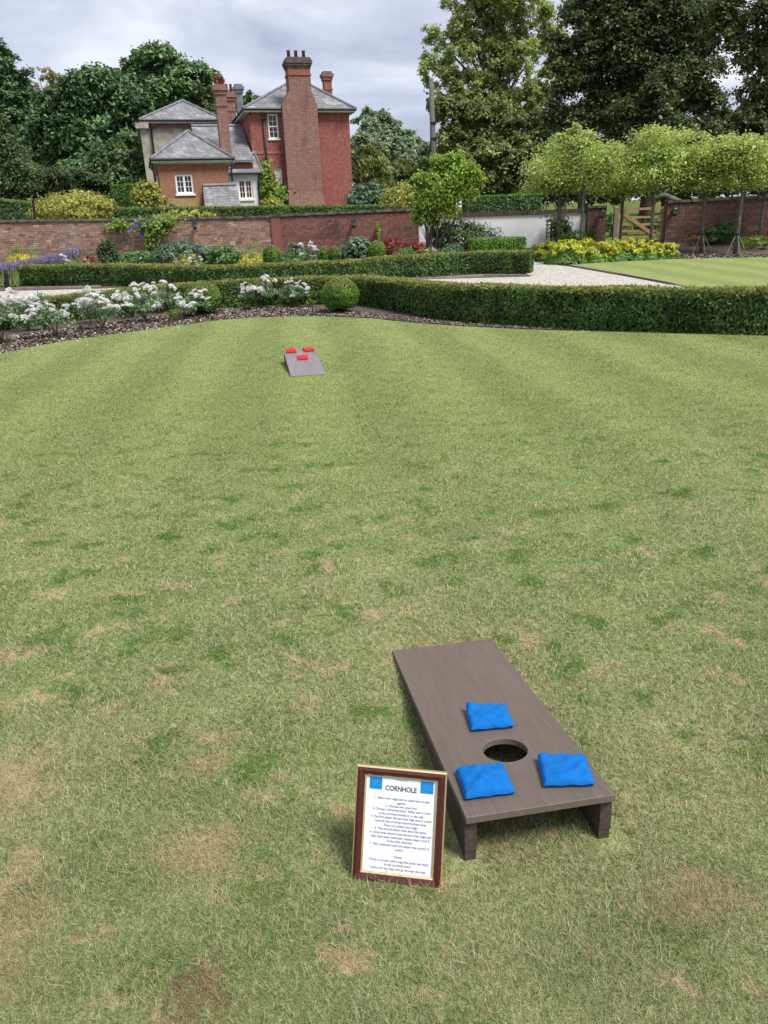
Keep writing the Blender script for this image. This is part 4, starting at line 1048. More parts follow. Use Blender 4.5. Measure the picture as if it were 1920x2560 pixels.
def brick_wall(label, A, B, zt0, zt1, bm_, mm, zb=.35, thick=.36, nparts=300, pier=None, zvis=1.0):
    fr, ln, ex, ey = wall_frame(A, B)
    t = thing('garden_wall', label, 'wall', (A[0], A[1], zb))
    mb = MB(); V = fr(np.array([[0, .012, zb - .4], [ln, .012, zb - .4], [ln, thick, zb - .4], [0, thick, zb - .4], [0, .012, zt0], [ln, .012, zt1], [ln, thick, zt1], [0, thick, zt0]], float)); mb.add(V, BOXF); mb.build('mortar', mm, t)
    ch, bw_ = .075, .225
    bl_ = []
    top = min(zt0, zt1)
    for r_ in range(int((max(zt0, zt1) - zb) / ch)):
        z = zb + r_ * ch
        s0 = -(r_ % 2) * bw_ / 2
        while s0 < ln:
            header = (r_ % 4 == 3) or rng.uniform() < .12
            L_ = bw_ / 2 if header else bw_
            a, b = max(0, s0 + .005), min(ln, s0 + L_ - .005)
            zt = zt0 + (zt1 - zt0) * (a + b) / 2 / ln
            if b - a > .03 and z + ch <= zt + .002: bl_.append((a, b, z + .005, z + ch - .005, header))
            s0 += L_
    # the bricks that show largest: stretchers of the visible upper courses, nearest the viewer first
    cand = [i for i, q in enumerate(bl_) if (not q[4]) and q[2] > zvis and abs(q[1] - q[0] - .215) < .001]
    cand.sort(key=lambda i: np.linalg.norm(fr(np.array([[(bl_[i][0] + bl_[i][1]) / 2, 0, bl_[i][2]]]))[0] - CAM))
    if len(cand) > nparts:
        cand = [cand[int(k)] for k in np.linspace(0, len(cand) - 1, nparts)]
    cs = set(cand)
    bme = None; mb = MB()
    bf = [(0, 1, 5, 4), (1, 2, 6, 5), (2, 3, 7, 6), (3, 0, 4, 7), (4, 5, 6, 7)]
    bf = [(0, 1, 5, 4), (1, 2, 6, 5), (3, 0, 4, 7), (4, 5, 6, 7), (0, 3, 2, 1)]
    ang = math.atan2(ex[1], ex[0])
    V_, F_ = [], []
    for i, (a, b, z0, z1, hd) in enumerate(bl_):
        pr = rng.uniform(-.004, .006)
        if i in cs:
            if bme is None:
                q = np.array([[-.1075, 0, 0], [.1075, 0, 0], [.1075, .05, 0], [-.1075, .05, 0], [-.1075, 0, .065], [.1075, 0, .065], [.1075, .05, .065], [-.1075, .05, .065]])
                bme = bpy.data.meshes.new('brick'); bme.from_pydata([tuple(v) for v in q], [], BOXF); bme.materials.append(bm_)
            o = link('brick', bme, t)
            o.location = tuple(fr(np.array([[(a + b) / 2, -pr, z0]]))[0] - ORI[t.name])
            o.rotation_euler = (0, 0, ang + rng.normal(0, .008)); 
        else:
            q = fr(np.array([[a, -pr, z0], [b, -pr, z0], [b, .05, z0], [a, .05, z0], [a, -pr, z1], [b, -pr, z1], [b, .05, z1], [a, .05, z1]], float))
            F_ += [tuple(k + len(V_) * 8 for k in f) for f in bf]; V_.append(q)
    o = mk('brickwork', np.concatenate(V_), F_, bm_, t); o['kind'] = 'stuff'
    # coping: a row of worn stones, a little uneven
    k = max(4, int(ln / .45)); sv = np.linspace(0, ln, k + 1)
    for i in range(k):
        z0, z1 = zt0 + (zt1 - zt0) * sv[i] / ln, zt0 + (zt1 - zt0) * sv[i + 1] / ln
        u = rng.uniform(-.006, .012); hgt_ = .085 + u
        a, b = sv[i] + .004, sv[i + 1] - .004
        q = fr(np.array([[a, -.05, z0 + .002], [b, -.05, z1 + .002], [b, thick + .05, z1 + .002], [a, thick + .05, z0 + .002], [a, -.02, z0 + hgt_], [b, -.02, z1 + hgt_], [b, thick + .02, z1 + hgt_], [a, thick + .02, z0 + hgt_]], float))
        mk('coping_stone', q, BOXF, MT['coping'], t)
    if pier:
        p0, p1, zp = pier
        mb = MB(); mb.box((p0, -.07, zb - .3), (p1, .3, zp), fr); mb.build('pier', bm_, t)
        MB().box((p0 - .03, -.10, zp + .002), (p1 + .03, .33, zp + .09), fr).build('pier_cap', MT['coping'], t)
    return t, fr, ln
WA, WB, WC = AT(-160, 545, 29.3), AT(676, 538, 30.6), AT(1046, 522, 31.0)
w1, f1, l1 = brick_wall('old patched garden wall in mixed brown and orange brick, with clematis', WA, WB, AT(10, 553, 29.5)[2], AT(600, 548, 30.4)[2], MT['brick_old'], MT['mortar'])
w2, f2, l2 = brick_wall('darker red brick garden wall with black stains below the lantern, beside the maple', WB, WC, AT(700, 542, 30.6)[2], AT(1020, 527, 31.0)[2], MT['brick_red'], MT['mortar_dk'], pier=(.0, .35, AT(690, 541, 30.6)[2] - .01))
# white rendered wall with brick coping, running to the gate pillar
WD, WE = AT(1046, 530, 31.25), AT(1466, 522, 31.25)
frw, lw, exw, eyw = wall_frame(WD, WE)
t = thing('garden_wall', 'white rendered garden wall with dark brick coping, ending at the gate pillar', 'wall', (WD[0], WD[1], .4))
zW0, zW1 = AT(1180, 541, 31.25)[2], AT(1440, 534, 31.25)[2]
V = frw(np.array([[0, 0, .2], [lw, 0, .2], [lw, .3, .2], [0, .3, .2], [0, 0, zW0], [lw, 0, zW1], [lw, .3, zW1], [0, .3, zW0]], float))
mk('render_face', V, BOXF, MT['white_render'], t)
k = int(lw / .115)
cm = None
for i in range(k):
    a = i * lw / k; z = zW0 + (zW1 - zW0) * (a / lw)
    if cm is None:
        q = np.array([[.004, -.05, 0], [.108, -.05, 0], [.108, .35, 0], [.004, .35, 0], [.004, -.04, .16], [.108, -.04, .16], [.108, .34, .16], [.004, .34, .16]])
        cm = bpy.data.meshes.new('coping_brick'); cm.from_pydata([tuple(v) for v in q], [], BOXF); cm.materials.append(brick_mat('coping_brick', [(.07, .045, .038), (.11, .07, .055), (.09, .075, .06)], (.05, .05, .04, 1), .5))
    o = link('coping_brick', cm, t); o.location = tuple(frw(np.array([[a, 0, z + .003 + rng.uniform(0, .008)]]))[0] - ORI[t.name]); o.rotation_euler = (0, 0, math.atan2(exw[1], exw[0]))
# gate pillar
PA, PB = AT(1468, 560, 31.0), AT(1515, 560, 31.0)
w3, f3, l3 = brick_wall('square brown brick gate pillar with a lantern, beside the wooden gate', PA, PB, AT(1490, 520, 31)[2], AT(1490, 520, 31)[2], MT['brick_brown'], MT['mortar_dk'], thick=.75, nparts=120)
WF, WG = AT(1668, 520, 31.0), AT(2060, 500, 30.2)
w4, f4, l4 = brick_wall('shaded brown brick wall behind the staked trees, starting at the gate post', WF, WG, AT(1690, 507, 31)[2], AT(1900, 494, 30.5)[2], MT['brick_brown'], MT['mortar_dk'], thick=.4)
# lanterns
MT['iron'] = plain('black_iron', (.012, .012, .014), .45, .4)
MT['lamp_glass'] = NT('lamp_glass'); s = MT['lamp_glass']
MT['lamp_glass'] = s.done(s.bsdf((.20, .21, .22, 1), .12, None, .6))
def lantern(label, px, py_t, py_b, Y):
    Tp, Bt = AT(px, py_t, Y), AT(px, py_b, Y)
    h = Tp[2] - Bt[2]; c = (Tp + Bt) / 2; r = h * .26
    t = thing('wall_lantern', label, 'lantern', tuple(c), 'black wall lanterns')
    mb = MB(); mb.box((c[0] - .03, c[1] + .10, c[2] - .07), (c[0] + .03, c[1] + .14, c[2] + .12)); mb.tube([c + [0, .12, .02], c + [0, .12, h * .42], c + [0, .02, h * .5]], .012, 6); mb.build('bracket', MT['iron'], t)
    def ring(z, rr): a = np.arange(6) * PI / 3; return np.stack([c[0] + rr * np.cos(a), c[1] + rr * np.sin(a), 0 * a + c[2] + z], 1)
    def loft(rs, name, m):
        V = np.concatenate([ring(z, rr) for z, rr in rs]); F = [(j * 6 + i, j * 6 + (i + 1) % 6, (j + 1) * 6 + (i + 1) % 6, (j + 1) * 6 + i) for j in range(len(rs) - 1) for i in range(6)]
        F += [tuple(range(5, -1, -1)), tuple((len(rs) - 1) * 6 + i for i in range(6))]
        return mk(name, V, F, m, t)
    loft([(h * .24, r * 1.25), (h * .34, r * .9), (h * .44, r * .35), (h * .5, r * .2)], 'cap', MT['iron'])
    loft([(-h * .22, r * .7), (h * .235, r * .92)], 'glass', MT['lamp_glass'])
    loft([(-h * .5, r * .2), (-h * .42, r * .3), (-h * .34, r * .75), (-h * .23, r * .95)], 'base', MT['iron'])
    for a in np.arange(6) * PI / 3:
        d = np.array([math.cos(a), math.sin(a), 0]); mb = MB(); mb.tube([c + d * r * .72 + [0, 0, -h * .24], c + d * r * .95 + [0, 0, h * .25]], .009, 5); mb.build('bar', MT['iron'], t)
lantern('black wall lantern above the peony clump on the old wall', 487, 551, 575, 30.05)
lantern('black wall lantern on the stained red wall', 884, 546, 571, 30.6)
lantern('black wall lantern on the square gate pillar', 1506, 523, 548, 30.8)
lantern('black wall lantern on the shaded wall next to the gate', 1687, 516, 542, 30.8)

# ------------------------------------------------------------------ gate, trellis, climbers
MT['gate_wood'] = plain('new_pine', (.37, .255, .14), .7, .2, nscale=6, var=.2)
MT['post_wood'] = plain('orange_post', (.29, .155, .08), .7, .2, nscale=6, var=.25)
MT['old_wood'] = plain('weathered_oak', (.21, .19, .15), .9, .1, nscale=7, var=.3)
YG = 31.2
def gpt(px, py): return AT(px, py, YG)
gl, gr2 = gpt(1546, 560), gpt(1660, 560)
t = thing('field_gate', 'five bar wooden field gate with one diagonal brace, closed', 'gate', (gl[0], YG, gpt(1600, 594)[2]))
for a, b in (((1546, 525), (1662, 519)), ((1546, 544), (1660, 542)), ((1546, 562), (1660, 560)), ((1546, 578), (1658, 577)), ((1546, 593), (1658, 591))):
    A, B = gpt(*a), gpt(*b); mb = MB(); hh2 = .042
    mb.add([A + [0, 0, -hh2], B + [0, 0, -hh2], B + [0, .03, -hh2], A + [0, .03, -hh2], A + [0, 0, hh2], B + [0, 0, hh2], B + [0, .03, hh2], A + [0, .03, hh2]], BOXF); mb.build('bar', MT['gate_wood'], t)
for a, b in (((1548, 520), (1545, 597)), ((1658, 518), (1655, 597))):
    A, B = gpt(*a), gpt(*b); mb = MB(); mb.box((min(A[0], B[0]) - .03, YG - .035, B[2]), (min(A[0], B[0]) + .06, YG + .055, A[2])); mb.build('stile', MT['gate_wood'], t)
A, B = gpt(1556, 532), gpt(1640, 592); mb = MB(); nn_ = np.array([.04, 0, .05])
mb.add([A - nn_ + [0, -.035, 0], B - nn_ + [0, -.035, 0], B - nn_ + [0, -.005, 0], A - nn_ + [0, -.005, 0], A + nn_ + [0, -.035, 0], B + nn_ + [0, -.035, 0], B + nn_ + [0, -.005, 0], A + nn_ + [0, -.005, 0]], BOXF); mb.build('brace', MT['gate_wood'], t)
A = gpt(1664, 520); 
for nm, lb, px, pt in (('gate_post', 'square orange wooden gate post against the shaded brick wall', 1664, 516), ('gate_post', 'dark wooden gate post on the hinge side of the field gate', 1541, 519)):
    A = gpt(px, pt); z0 = float(terrain(A[0], YG)); mb = MB(); mb.box((A[0] - .07, YG - .05, z0 - .1), (A[0] + .07, YG + .09, A[2]))
    cp = np.array([A[0], YG + .02, A[2]]); mb.add(np.array([[-.07, -.07, .001], [.07, -.07, .001], [.07, .07, .001], [-.07, .07, .001], [0, 0, .05]]) + cp, [(0, 1, 4), (1, 2, 4), (2, 3, 4), (3, 0, 4)])
    tag(mb.build(nm, MT['post_wood'] if px > 1600 else MT['old_wood'], None, origin=(A[0], YG, z0)), lb, 'post', 'gate posts')
shrub('meadow_clump', 'tall meadow grass and weeds behind the hinge end of the field gate', 'plant', (1565, 545), 33.2, 70, LM['climber'], 1100, .2, .03, droop=-1.2, group='weeds behind the gate')
shrub('meadow_clump', 'dark weeds behind the latch end of the field gate', 'plant', (1625, 552), 33.0, 80, LM['dark'], 1200, .16, .06, group='weeds behind the gate')
shrub('meadow_clump', 'leafy weeds between gate pillar and field gate', 'plant', (1530, 535), 32.6, 40, LM['herb'], 700, .16, .06, group='weeds behind the gate')
# fallen trunk piece on the wall by the gate
p0, p1, p2, p3 = AT(1632, 500, 31.3), AT(1660, 488, 31.3), AT(1685, 500, 31.2), AT(1700, 505, 31.1)
t = thing('dead_branch', 'thick bare grey branch lying over the wall end beside the gate', 'branch', tuple(p2))
mb = MB(); mb.tube([p0, p1, p2, p3], [.07, .10, .13, .10], 8); mb.build('limb', MT['bark_grey'], t, True)
mb = MB(); mb.tube([p1, AT(1664, 478, 31.3), AT(1674, 472, 31.4)], [.05, .04, .02], 6); mb.build('stub', MT['bark_grey'], t, True)
# trellis ladder
t0_, t1_ = AT(1366, 596, 31.1), AT(1366, 546, 31.1)
t = thing('trellis', 'pale ladder shaped wooden trellis on the white wall under a climber', 'trellis', tuple(t0_))
for px in (1366, 1376, 1387):
    A, B = AT(px, 600, 31.12), AT(px, 546, 31.12); MB().box((A[0] - .02, 31.08, A[2]), (A[0] + .02, 31.11, B[2])).build('upright', MT['old_wood'], t)
for py in (552, 562, 572, 582, 592):
    A, B = AT(1364, py, 31.1), AT(1389, py, 31.1); MB().box((A[0], 31.05, A[2] - .02), (B[0], 31.078, A[2] + .02)).build('rung', MT['old_wood'], t)
def climber(name, label, blobs, Y, m, n, Ln, cat='climber', stems=((0, 0),), flowers=None, thick=.12):
    P, N = [], []
    tot = sum(a * b for _, _, a, b in blobs)
    for px, py, rx, ry in blobs:
        k = int(n * rx * ry / tot); a = rng.uniform(0, 2 * PI, k); q = np.abs(rng.normal(0, .62, k))
        for i in range(k):
            p = AT(px + rx * q[i] * math.cos(a[i]), py + ry * q[i] * math.sin(a[i]), Y); p[1] -= abs(rng.normal(0, thick)); P.append(p)
    P = np.array(P); N = rng.normal(0, .45, P.shape); N[:, 1] -= .7; N[:, 2] += .5
    b = AT(*stems[0], Y); t = thing(name, label, cat, tuple(b))
    foliage('foliage', P, N, Ln, Ln * .65, m, t, droop=.6)
    for (px, py) in stems[1:]:
        mb = MB(); e_ = AT(px, py, Y); mb.tube([b, (b + e_) / 2 + [.05, -.03, 0], e_], [.02, .015, .008], 5); mb.build('stem', MT['stem'], t)
    if flowers:
        fp, fn, fm, fl = flowers; fme = None
        for px, py, rx, ry in fp:
            for i in range(max(2, int(fn * rx * ry / sum(c * d for _, _, c, d in fp)))):
                q = AT(px + rng.normal(0, rx * .5), py + rng.normal(0, ry * .5), Y); q[1] -= abs(rng.normal(.14, .05))
                if fme is None:
                    V_, F_ = [], []
                    for k in range(5):
                        a_ = k * 2 * PI / 5; o_ = np.array([math.cos(a_), -.25, math.sin(a_)]); s_ = np.array([-math.sin(a_), 0, math.cos(a_)])
                        F_.append(tuple(len(V_) + j for j in range(4))); V_ += [o_ * fl * .08, o_ * fl * .5 + s_ * fl * .24, o_ * fl, o_ * fl * .5 - s_ * fl * .24]
                    fme = bpy.data.meshes.new('flower'); fme.from_pydata([tuple(v) for v in V_], [], F_); fme.materials.append(fm)
                o = link('flower', fme, t); o.location = tuple(q - ORI[t.name]); o.rotation_euler = (rng.normal(0, .4), rng.uniform(0, 6), rng.normal(0, .4))
    return t
climber('clematis', 'clematis with purple flowers climbing the old patched wall', [(400, 572, 30, 26), (420, 556, 28, 16), (300, 566, 30, 14), (365, 568, 26, 18), (380, 596, 14, 30)], 29.9, LM['climber'], 2600, .12, stems=((374, 628), (385, 580), (360, 560), (410, 570)), flowers=([(352, 562, 12, 14), (358, 582, 10, 10), (375, 552, 8, 6), (332, 575, 10, 10)], 34, LM['purple'], .075))
climber('climber', 'dark climber covering the trellis on the white wall', [(1395, 556, 22, 22), (1392, 585, 18, 22), (1416, 570, 10, 20)], 31.0, LM['dark'], 1100, .11, stems=((1388, 612), (1392, 560)))
climber('climber', 'small bright creeper growing on the red wall below the lantern', [(946, 570, 5, 12), (946, 590, 4, 14)], 30.8, LM['climber'], 160, .1, stems=((946, 625), (946, 570)))

# ------------------------------------------------------------------ utility pole
b0, b1 = AT(1086, 420, 50), AT(1078, 196, 50)
b0 = np.array([b0[0], 50, float(terrain(b0[0], 50))])
t = thing('utility_pole', 'weathered wooden utility pole with four insulators, no wires on its top', 'pole', tuple(b0))
mb = MB(); mb.tube([b0 - [0, 0, .2], b1], [.19, .14], 12); mb.build('shaft', MT['bark_grey'], t, True)
for py in (219, 234, 250, 266):
    A = AT(1079.5, py, 50); mb = MB(); mb.tube([A, A + [-.28, -.02, 0], A + [-.28, -.02, .02]], .02, 6); mb.tube([A + [-.28, -.02, -.04], A + [-.28, -.02, .02], A + [-.28, -.02, .1]], [.05, .08, .05], 8); mb.build('insulator', MT['iron'], t)
for py in (308, 347):
    A = AT(1083, py, 50); mb = MB(); mb.box((A[0] - .18, A[1] - .18, A[2] - .06), (A[0] + .18, A[1] + .18, A[2] + .06)); mb.build('collar', MT['iron'], t)
for dx in (-14, 12):
    A, B = AT(1081, 318, 50), AT(1081 + dx, 420, 50); mb = MB(); mb.tube([A, B], .022, 5); mb.build('stay_wire', MT['iron'], t)

# ------------------------------------------------------------------ the house
HA_ = math.radians(16)
C0 = AT(632, 400, 46.0) * [1, 1, 0]
hx = np.array([math.cos(HA_), math.sin(HA_), 0]); hy = np.array([-math.sin(HA_), math.cos(HA_), 0])
def HP(px, py, d=0.0):
    r_ = ray(px, py); t_ = (d - (CAM - C0) @ hy) / (r_ @ hy)
    P = CAM + r_ * t_
    return (P - C0) @ hx, P[2]
HF = lambda V: C0 + np.asarray(V, float)[:, :1] * hx + np.asarray(V, float)[:, 1:2] * hy + np.asarray(V, float)[:, 2:3] * np.array([0, 0, 1.0])
ZB = 1.9
def house_brick(name, c1, c2, mort, stain, st_amt, pale=(.36, .30, .27, 1), pale_amt=.35):
    s = NT(name)
    O = s.n('ShaderNodeMapping', {'Vector': s.pos(), 'Rotation': (0, 0, -HA_)}).outputs[0]
    sp = s.n('ShaderNodeSeparateXYZ', {'Vector': O})
    uv = s.n('ShaderNodeCombineXYZ', {'X': s.math('ADD', sp.outputs[0], sp.outputs[1]), 'Y': sp.outputs[2]}).outputs[0]
    bk = s.n('ShaderNodeTexBrick', {'Vector': uv, 'Color1': c1, 'Color2': c2, 'Mortar': mort, 'Scale': 1.0, 'Mortar Size': .008, 'Bias': 0.0, 'Brick Width': .225, 'Row Height': .075}, offset=.5)
    P = s.pos()
    c = s.mix(s.math('MULTIPLY', s.rng(s.noise(P, .8, 6, .7), .5, .66), st_amt), bk.outputs['Color'], stain)
    c = s.mix(s.math('MULTIPLY', s.rng(s.noise(P, 2.6, 6, .75), .55, .72), pale_amt), c, pale)
    c = s.mix(s.math('MULTIPLY', s.rng(s.noise(P, 9, 6, .8), .45, .7), .5), c, pale)
    c = s.mix(s.math('MULTIPLY', s.rng(s.noise(s.scale(P, (1, 1, .35)), 1.7, 6, .75), .52, .68), .45), c, tuple(v * .62 for v in stain[:3]) + (1,))
    return s.done(s.bsdf(c, .92, s.bump(bk.outputs['Fac'], .25, .01), .08))
MT['h_red'] = house_brick('house_red_brick', (.31, .082, .064), (.25, .066, .055), (.24, .12, .10), (.22, .06, .052, 1), .5, pale_amt=.22)
MT['h_chim'] = house_brick('chimney_brick', (.255, .115, .09), (.19, .085, .07), (.27, .19, .165), (.13, .08, .07, 1), .4, (.38, .31, .28, 1), .55)
MT['h_orange'] = house_brick('orange_brick', (.34, .125, .06), (.25, .10, .065), (.30, .20, .15), (.20, .10, .08, 1), .5, (.34, .27, .22, 1), .4)
MT['h_cap'] = house_brick('sooty_brick', (.07, .055, .05), (.11, .085, .07), (.12, .11, .10), (.05, .045, .04, 1), .5)
MT['h_tip'] = house_brick('clean_red_brick', (.31, .085, .05), (.24, .07, .045), (.25, .14, .11), (.2, .07, .05, 1), .3, pale_amt=.15)
MT['h_render'] = plain('beige_render', (.33, .295, .25), .95, .05, nscale=1.3, var=.3)
MT['h_white'] = plain('white_paint_wall', (.60, .60, .62), .9, .1, nscale=1.5, var=.08)
MT['h_tan'] = plain('tan_render', (.34, .24, .12), .95, .05, nscale=1.5, var=.2)
MT['h_stone'] = plain('pilaster_stone', (.36, .33, .27), .95, .05, nscale=2, var=.25)
MT['sash'] = plain('white_sash', (.80, .80, .79), .5, .3)
MT['gutter'] = plain('black_gutter', (.02, .02, .023), .5, .3)
MT['soffit'] = plain('cream_cornice', (.50, .47, .41), .8, .1, nscale=3, var=.15)
MT['lead'] = plain('lead', (.17, .175, .19), .6, .3, nscale=3, var=.25)
MT['pot'] = plain('terracotta', (.26, .095, .06), .85, .1, nscale=6, var=.2)
s = NT('glass')
MT['glass'] = s.done(s.bsdf((.018, .022, .03, 1), .08, None, .5))
MT['blind'] = plain('white_blind', (.56, .59, .58), .8, .1)
MT['curtain'] = plain('pale_curtain', (.35, .34, .33), .9, .1)
s = NT('slate')
P = s.pos()
O = s.n('ShaderNodeMapping', {'Vector': P, 'Rotation': (0, 0, -HA_)}).outputs[0]
sp = s.n('ShaderNodeSeparateXYZ', {'Vector': O})
uv = s.n('ShaderNodeCombineXYZ', {'X': s.math('ADD', sp.outputs[0], s.math('MULTIPLY', sp.outputs[1], .7)), 'Y': s.math('MULTIPLY', sp.outputs[2], 1.5)}).outputs[0]
bk = s.n('ShaderNodeTexBrick', {'Vector': uv, 'Color1': (.135, .135, .15, 1), 'Color2': (.215, .21, .225, 1), 'Mortar': (.06, .06, .065, 1), 'Scale': 1.0, 'Mortar Size': .012, 'Brick Width': .28, 'Row Height': .2}, offset=.5)
c = s.mix(s.math('MULTIPLY', s.rng(s.noise(P, 1.6, 6, .75), .47, .66), .7), bk.outputs['Color'], (.35, .345, .35, 1))
c = s.mix(s.math('MULTIPLY', s.rng(s.noise(P, 3.1, 5, .7), .56, .7), .35), c, (.10, .10, .085, 1))
MT['slate'] = s.done(s.bsdf(c, .62, s.bump(bk.outputs['Fac'], .3, .02), .35))
H = thing('house', 'old red brick house with slate hip roofs, tall chimneys and low orange brick wing', 'house', tuple(C0 + [0, 0, ZB]))
def hbox(name, m, s0, s1, d0, d1, z0, z1, par=H):
    return MB().box((s0, d0, z0), (s1, d1, z1), HF).build(name, m, par)
def front(name, m, s0, s1, z0, z1, d0, d1, opens, par=H):
    """front wall with real openings: strips round each opening, plus sides, back and top"""
    mb = MB(); xs_ = sorted({s0, s1, *[q for o in opens for q in o[:2]]}); zs_ = sorted({z0, z1, *[q for o in opens for q in o[2:4]]})
    for i in range(len(xs_) - 1):
        for j in range(len(zs_) - 1):
            cx, cz = (xs_[i] + xs_[i + 1]) / 2, (zs_[j] + zs_[j + 1]) / 2
            if any(o[0] < cx < o[1] and o[2] < cz < o[3] for o in opens): continue
            mb.add(HF([[xs_[i], d0, zs_[j]], [xs_[i + 1], d0, zs_[j]], [xs_[i + 1], d0, zs_[j + 1]], [xs_[i], d0, zs_[j + 1]]]), [(0, 1, 2, 3)])
    for a, b, c_, d_ in opens:
        r = .16
        for q in ([[a, d0, c_], [a, d0 + r, c_], [a, d0 + r, d_], [a, d0, d_]], [[b, d0, c_], [b, d0, d_], [b, d0 + r, d_], [b, d0 + r, c_]], [[a, d0, d_], [a, d0 + r, d_], [b, d0 + r, d_], [b, d0, d_]], [[a, d0, c_], [b, d0, c_], [b, d0 + r, c_], [a, d0 + r, c_]]):
            mb.add(HF(q), [(0, 1, 2, 3)])
    mb.add(HF([[s0, d0, z0], [s0, d1, z0], [s0, d1, z1], [s0, d0, z1]]), [(0, 1, 2, 3)])
    mb.add(HF([[s1, d0, z0], [s1, d1, z0], [s1, d1, z1], [s1, d0, z1]]), [(3, 2, 1, 0)])
    mb.add(HF([[s0, d1, z0], [s1, d1, z0], [s1, d1, z1], [s0, d1, z1]]), [(3, 2, 1, 0)])
    return mb.build(name, m, par)
def rect(a, b, d=0.0):
    s0, z1 = HP(*a, d); s1, z0 = HP(*b, d)
    return (s0, s1, z0, z1)
def window(o, d0, cols, rows, fw=.07, name='window', back=None, mull=None, sill=True, casement=False, bar=.022):
    s0, s1, z0, z1 = o
    d = d0 + .10
    w_ = MB()
    for q in ((s0, s0 + fw, z0, z1), (s1 - fw, s1, z0, z1), (s0 + fw, s1 - fw, z0, z0 + fw), (s0 + fw, s1 - fw, z1 - fw, z1)):
        w_.box((q[0], d - .05, q[2]), (q[1], d + .03, q[3]), HF)
    win = w_.build(name, MT['sash'], H)
    a0, a1, b0, b1 = s0 + fw, s1 - fw, z0 + fw, z1 - fw
    groups = [(a0, a1)]
    if casement:
        mid = (a0 + a1) / 2; MB().box((mid - .05, d - .04, b0), (mid + .05, d + .03, b1), HF).build('mullion', MT['sash'], win); groups = [(a0, mid - .05), (mid + .05, a1)]
    if mull:
        zz = b0 + (b1 - b0) * mull; MB().box((a0, d - .035, zz - .03), (a1, d + .02, zz + .03), HF).build('meeting_rail', MT['sash'], win)
    for (g0, g1) in groups:
        for i in range(cols):
            for j in range(rows):
                p0, p1 = g0 + (g1 - g0) * i / cols, g0 + (g1 - g0) * (i + 1) / cols; q0, q1 = b0 + (b1 - b0) * j / rows, b0 + (b1 - b0) * (j + 1) / rows
                mk('pane', HF([[p0, d, q0], [p1, d, q0], [p1, d, q1], [p0, d, q1]]), [(0, 1, 2, 3)], back or MT['glass'], win)
        mb = MB()
        for i in range(1, cols): p = g0 + (g1 - g0) * i / cols; mb.box((p - bar / 2, d - .018, b0), (p + bar / 2, d - .002, b1), HF)
        for j in range(1, rows): q = b0 + (b1 - b0) * j / rows; mb.box((g0, d - .0185, q - bar / 2), (g1, d - .0025, q + bar / 2), HF)
        mb.build('glazing_bars', MT['sash'], win)
    if sill: MB().box((s0 - .06, d0 - .07, z0 - .09), (s1 + .06, d0 + .1, z0 - .002), HF).build('sill', MT['sash'], win)
    return win
def hip(name, s0, s1, d0, d1, ze, apex, ov=.32, par=H, gut=True, th=.06):
    """apex: (s, d_front, d_back, z) a ridge running inwards"""
    a = (s0 - ov, s1 + ov, d0 - ov, d1 + ov); sA, dA, dB, zA = apex
    V = HF([[a[0], a[2], ze], [a[1], a[2], ze], [a[1], a[3], ze], [a[0], a[3], ze], [sA, dA, zA], [sA, dB, zA]])
    r_ = mk(name, V, [(0, 1, 4), (1, 2, 5, 4), (2, 3, 5), (3, 0, 4, 5)], MT['slate'], par)
    mb = MB()
    for i, j in ((0, 4), (1, 4), (2, 5), (3, 5)): mb.tube([V[i] + [0, 0, .03], V[j] + [0, 0, .03]], .07, 6)
    mb.tube([V[4] + [0, 0, .03], V[5] + [0, 0, .03]], .08, 6)
    mb.build('hip_tiles', MT['lead'], r_)
    MB().box((a[0] + .02, a[2] + .02, ze - .16), (a[1] - .02, a[3] - .02, ze - .01), HF).build('soffit', MT['soffit'], r_)
    if gut:
        mb = MB()
        for p, q in (((a[0], a[2]), (a[1], a[2])), ((a[0], a[2]), (a[0], a[3])), ((a[1], a[2]), (a[1], a[3]))): mb.tube(HF([[p[0], p[1], ze - .02], [q[0], q[1], ze - .02]]), .065, 6)
        mb.build('gutter', MT['gutter'], r_)
    return r_
def pots(par, xs__, d, z, h, r=.13):
    for x in xs__:
        p = HF([[x, d, z]])[0]; mb = MB(); mb.tube([p, p + [0, 0, h * .85], p + [0, 0, h * .86], p + [0, 0, h]], [r * 1.05, r * .82, r, r], 10); mb.build('chimney_pot', MT['pot'], par, True)
def stack(name, m, px0, px1, py_t, py_b, d, dep, cap=None, npots=0, pot_h=.4, capm=None, band=True):
    s0, zt = HP(px0, py_t, d); s1, _ = HP(px1, py_t, d); _, zb = HP(px0, py_b, d)
    st = hbox(name, m, s0, s1, d, d + dep, zb, zt)
    cm_ = capm or MT['h_cap']; z = zt
    hbox('cap', cm_, s0 - .06, s1 + .06, d - .06, d + dep + .06, zt + .001, zt + .18, st)
    hbox('cap', cm_, s0 - .12, s1 + .12, d - .12, d + dep + .12, zt + .181, zt + .36, st)
    hbox('cap', cm_, s0 - .03, s1 + .03, d - .03, d + dep + .03, zt + .361, zt + .48, st)
    if band: hbox('band', m, s0 - .035, s1 + .035, d - .035, d + dep + .035, zt - .55, zt - .45, st)
    if npots:
        pots(st, [s0 + (s1 - s0) * (i + .5) / npots for i in range(npots)], d + dep / 2, zt + .48, pot_h, .085)
    return st
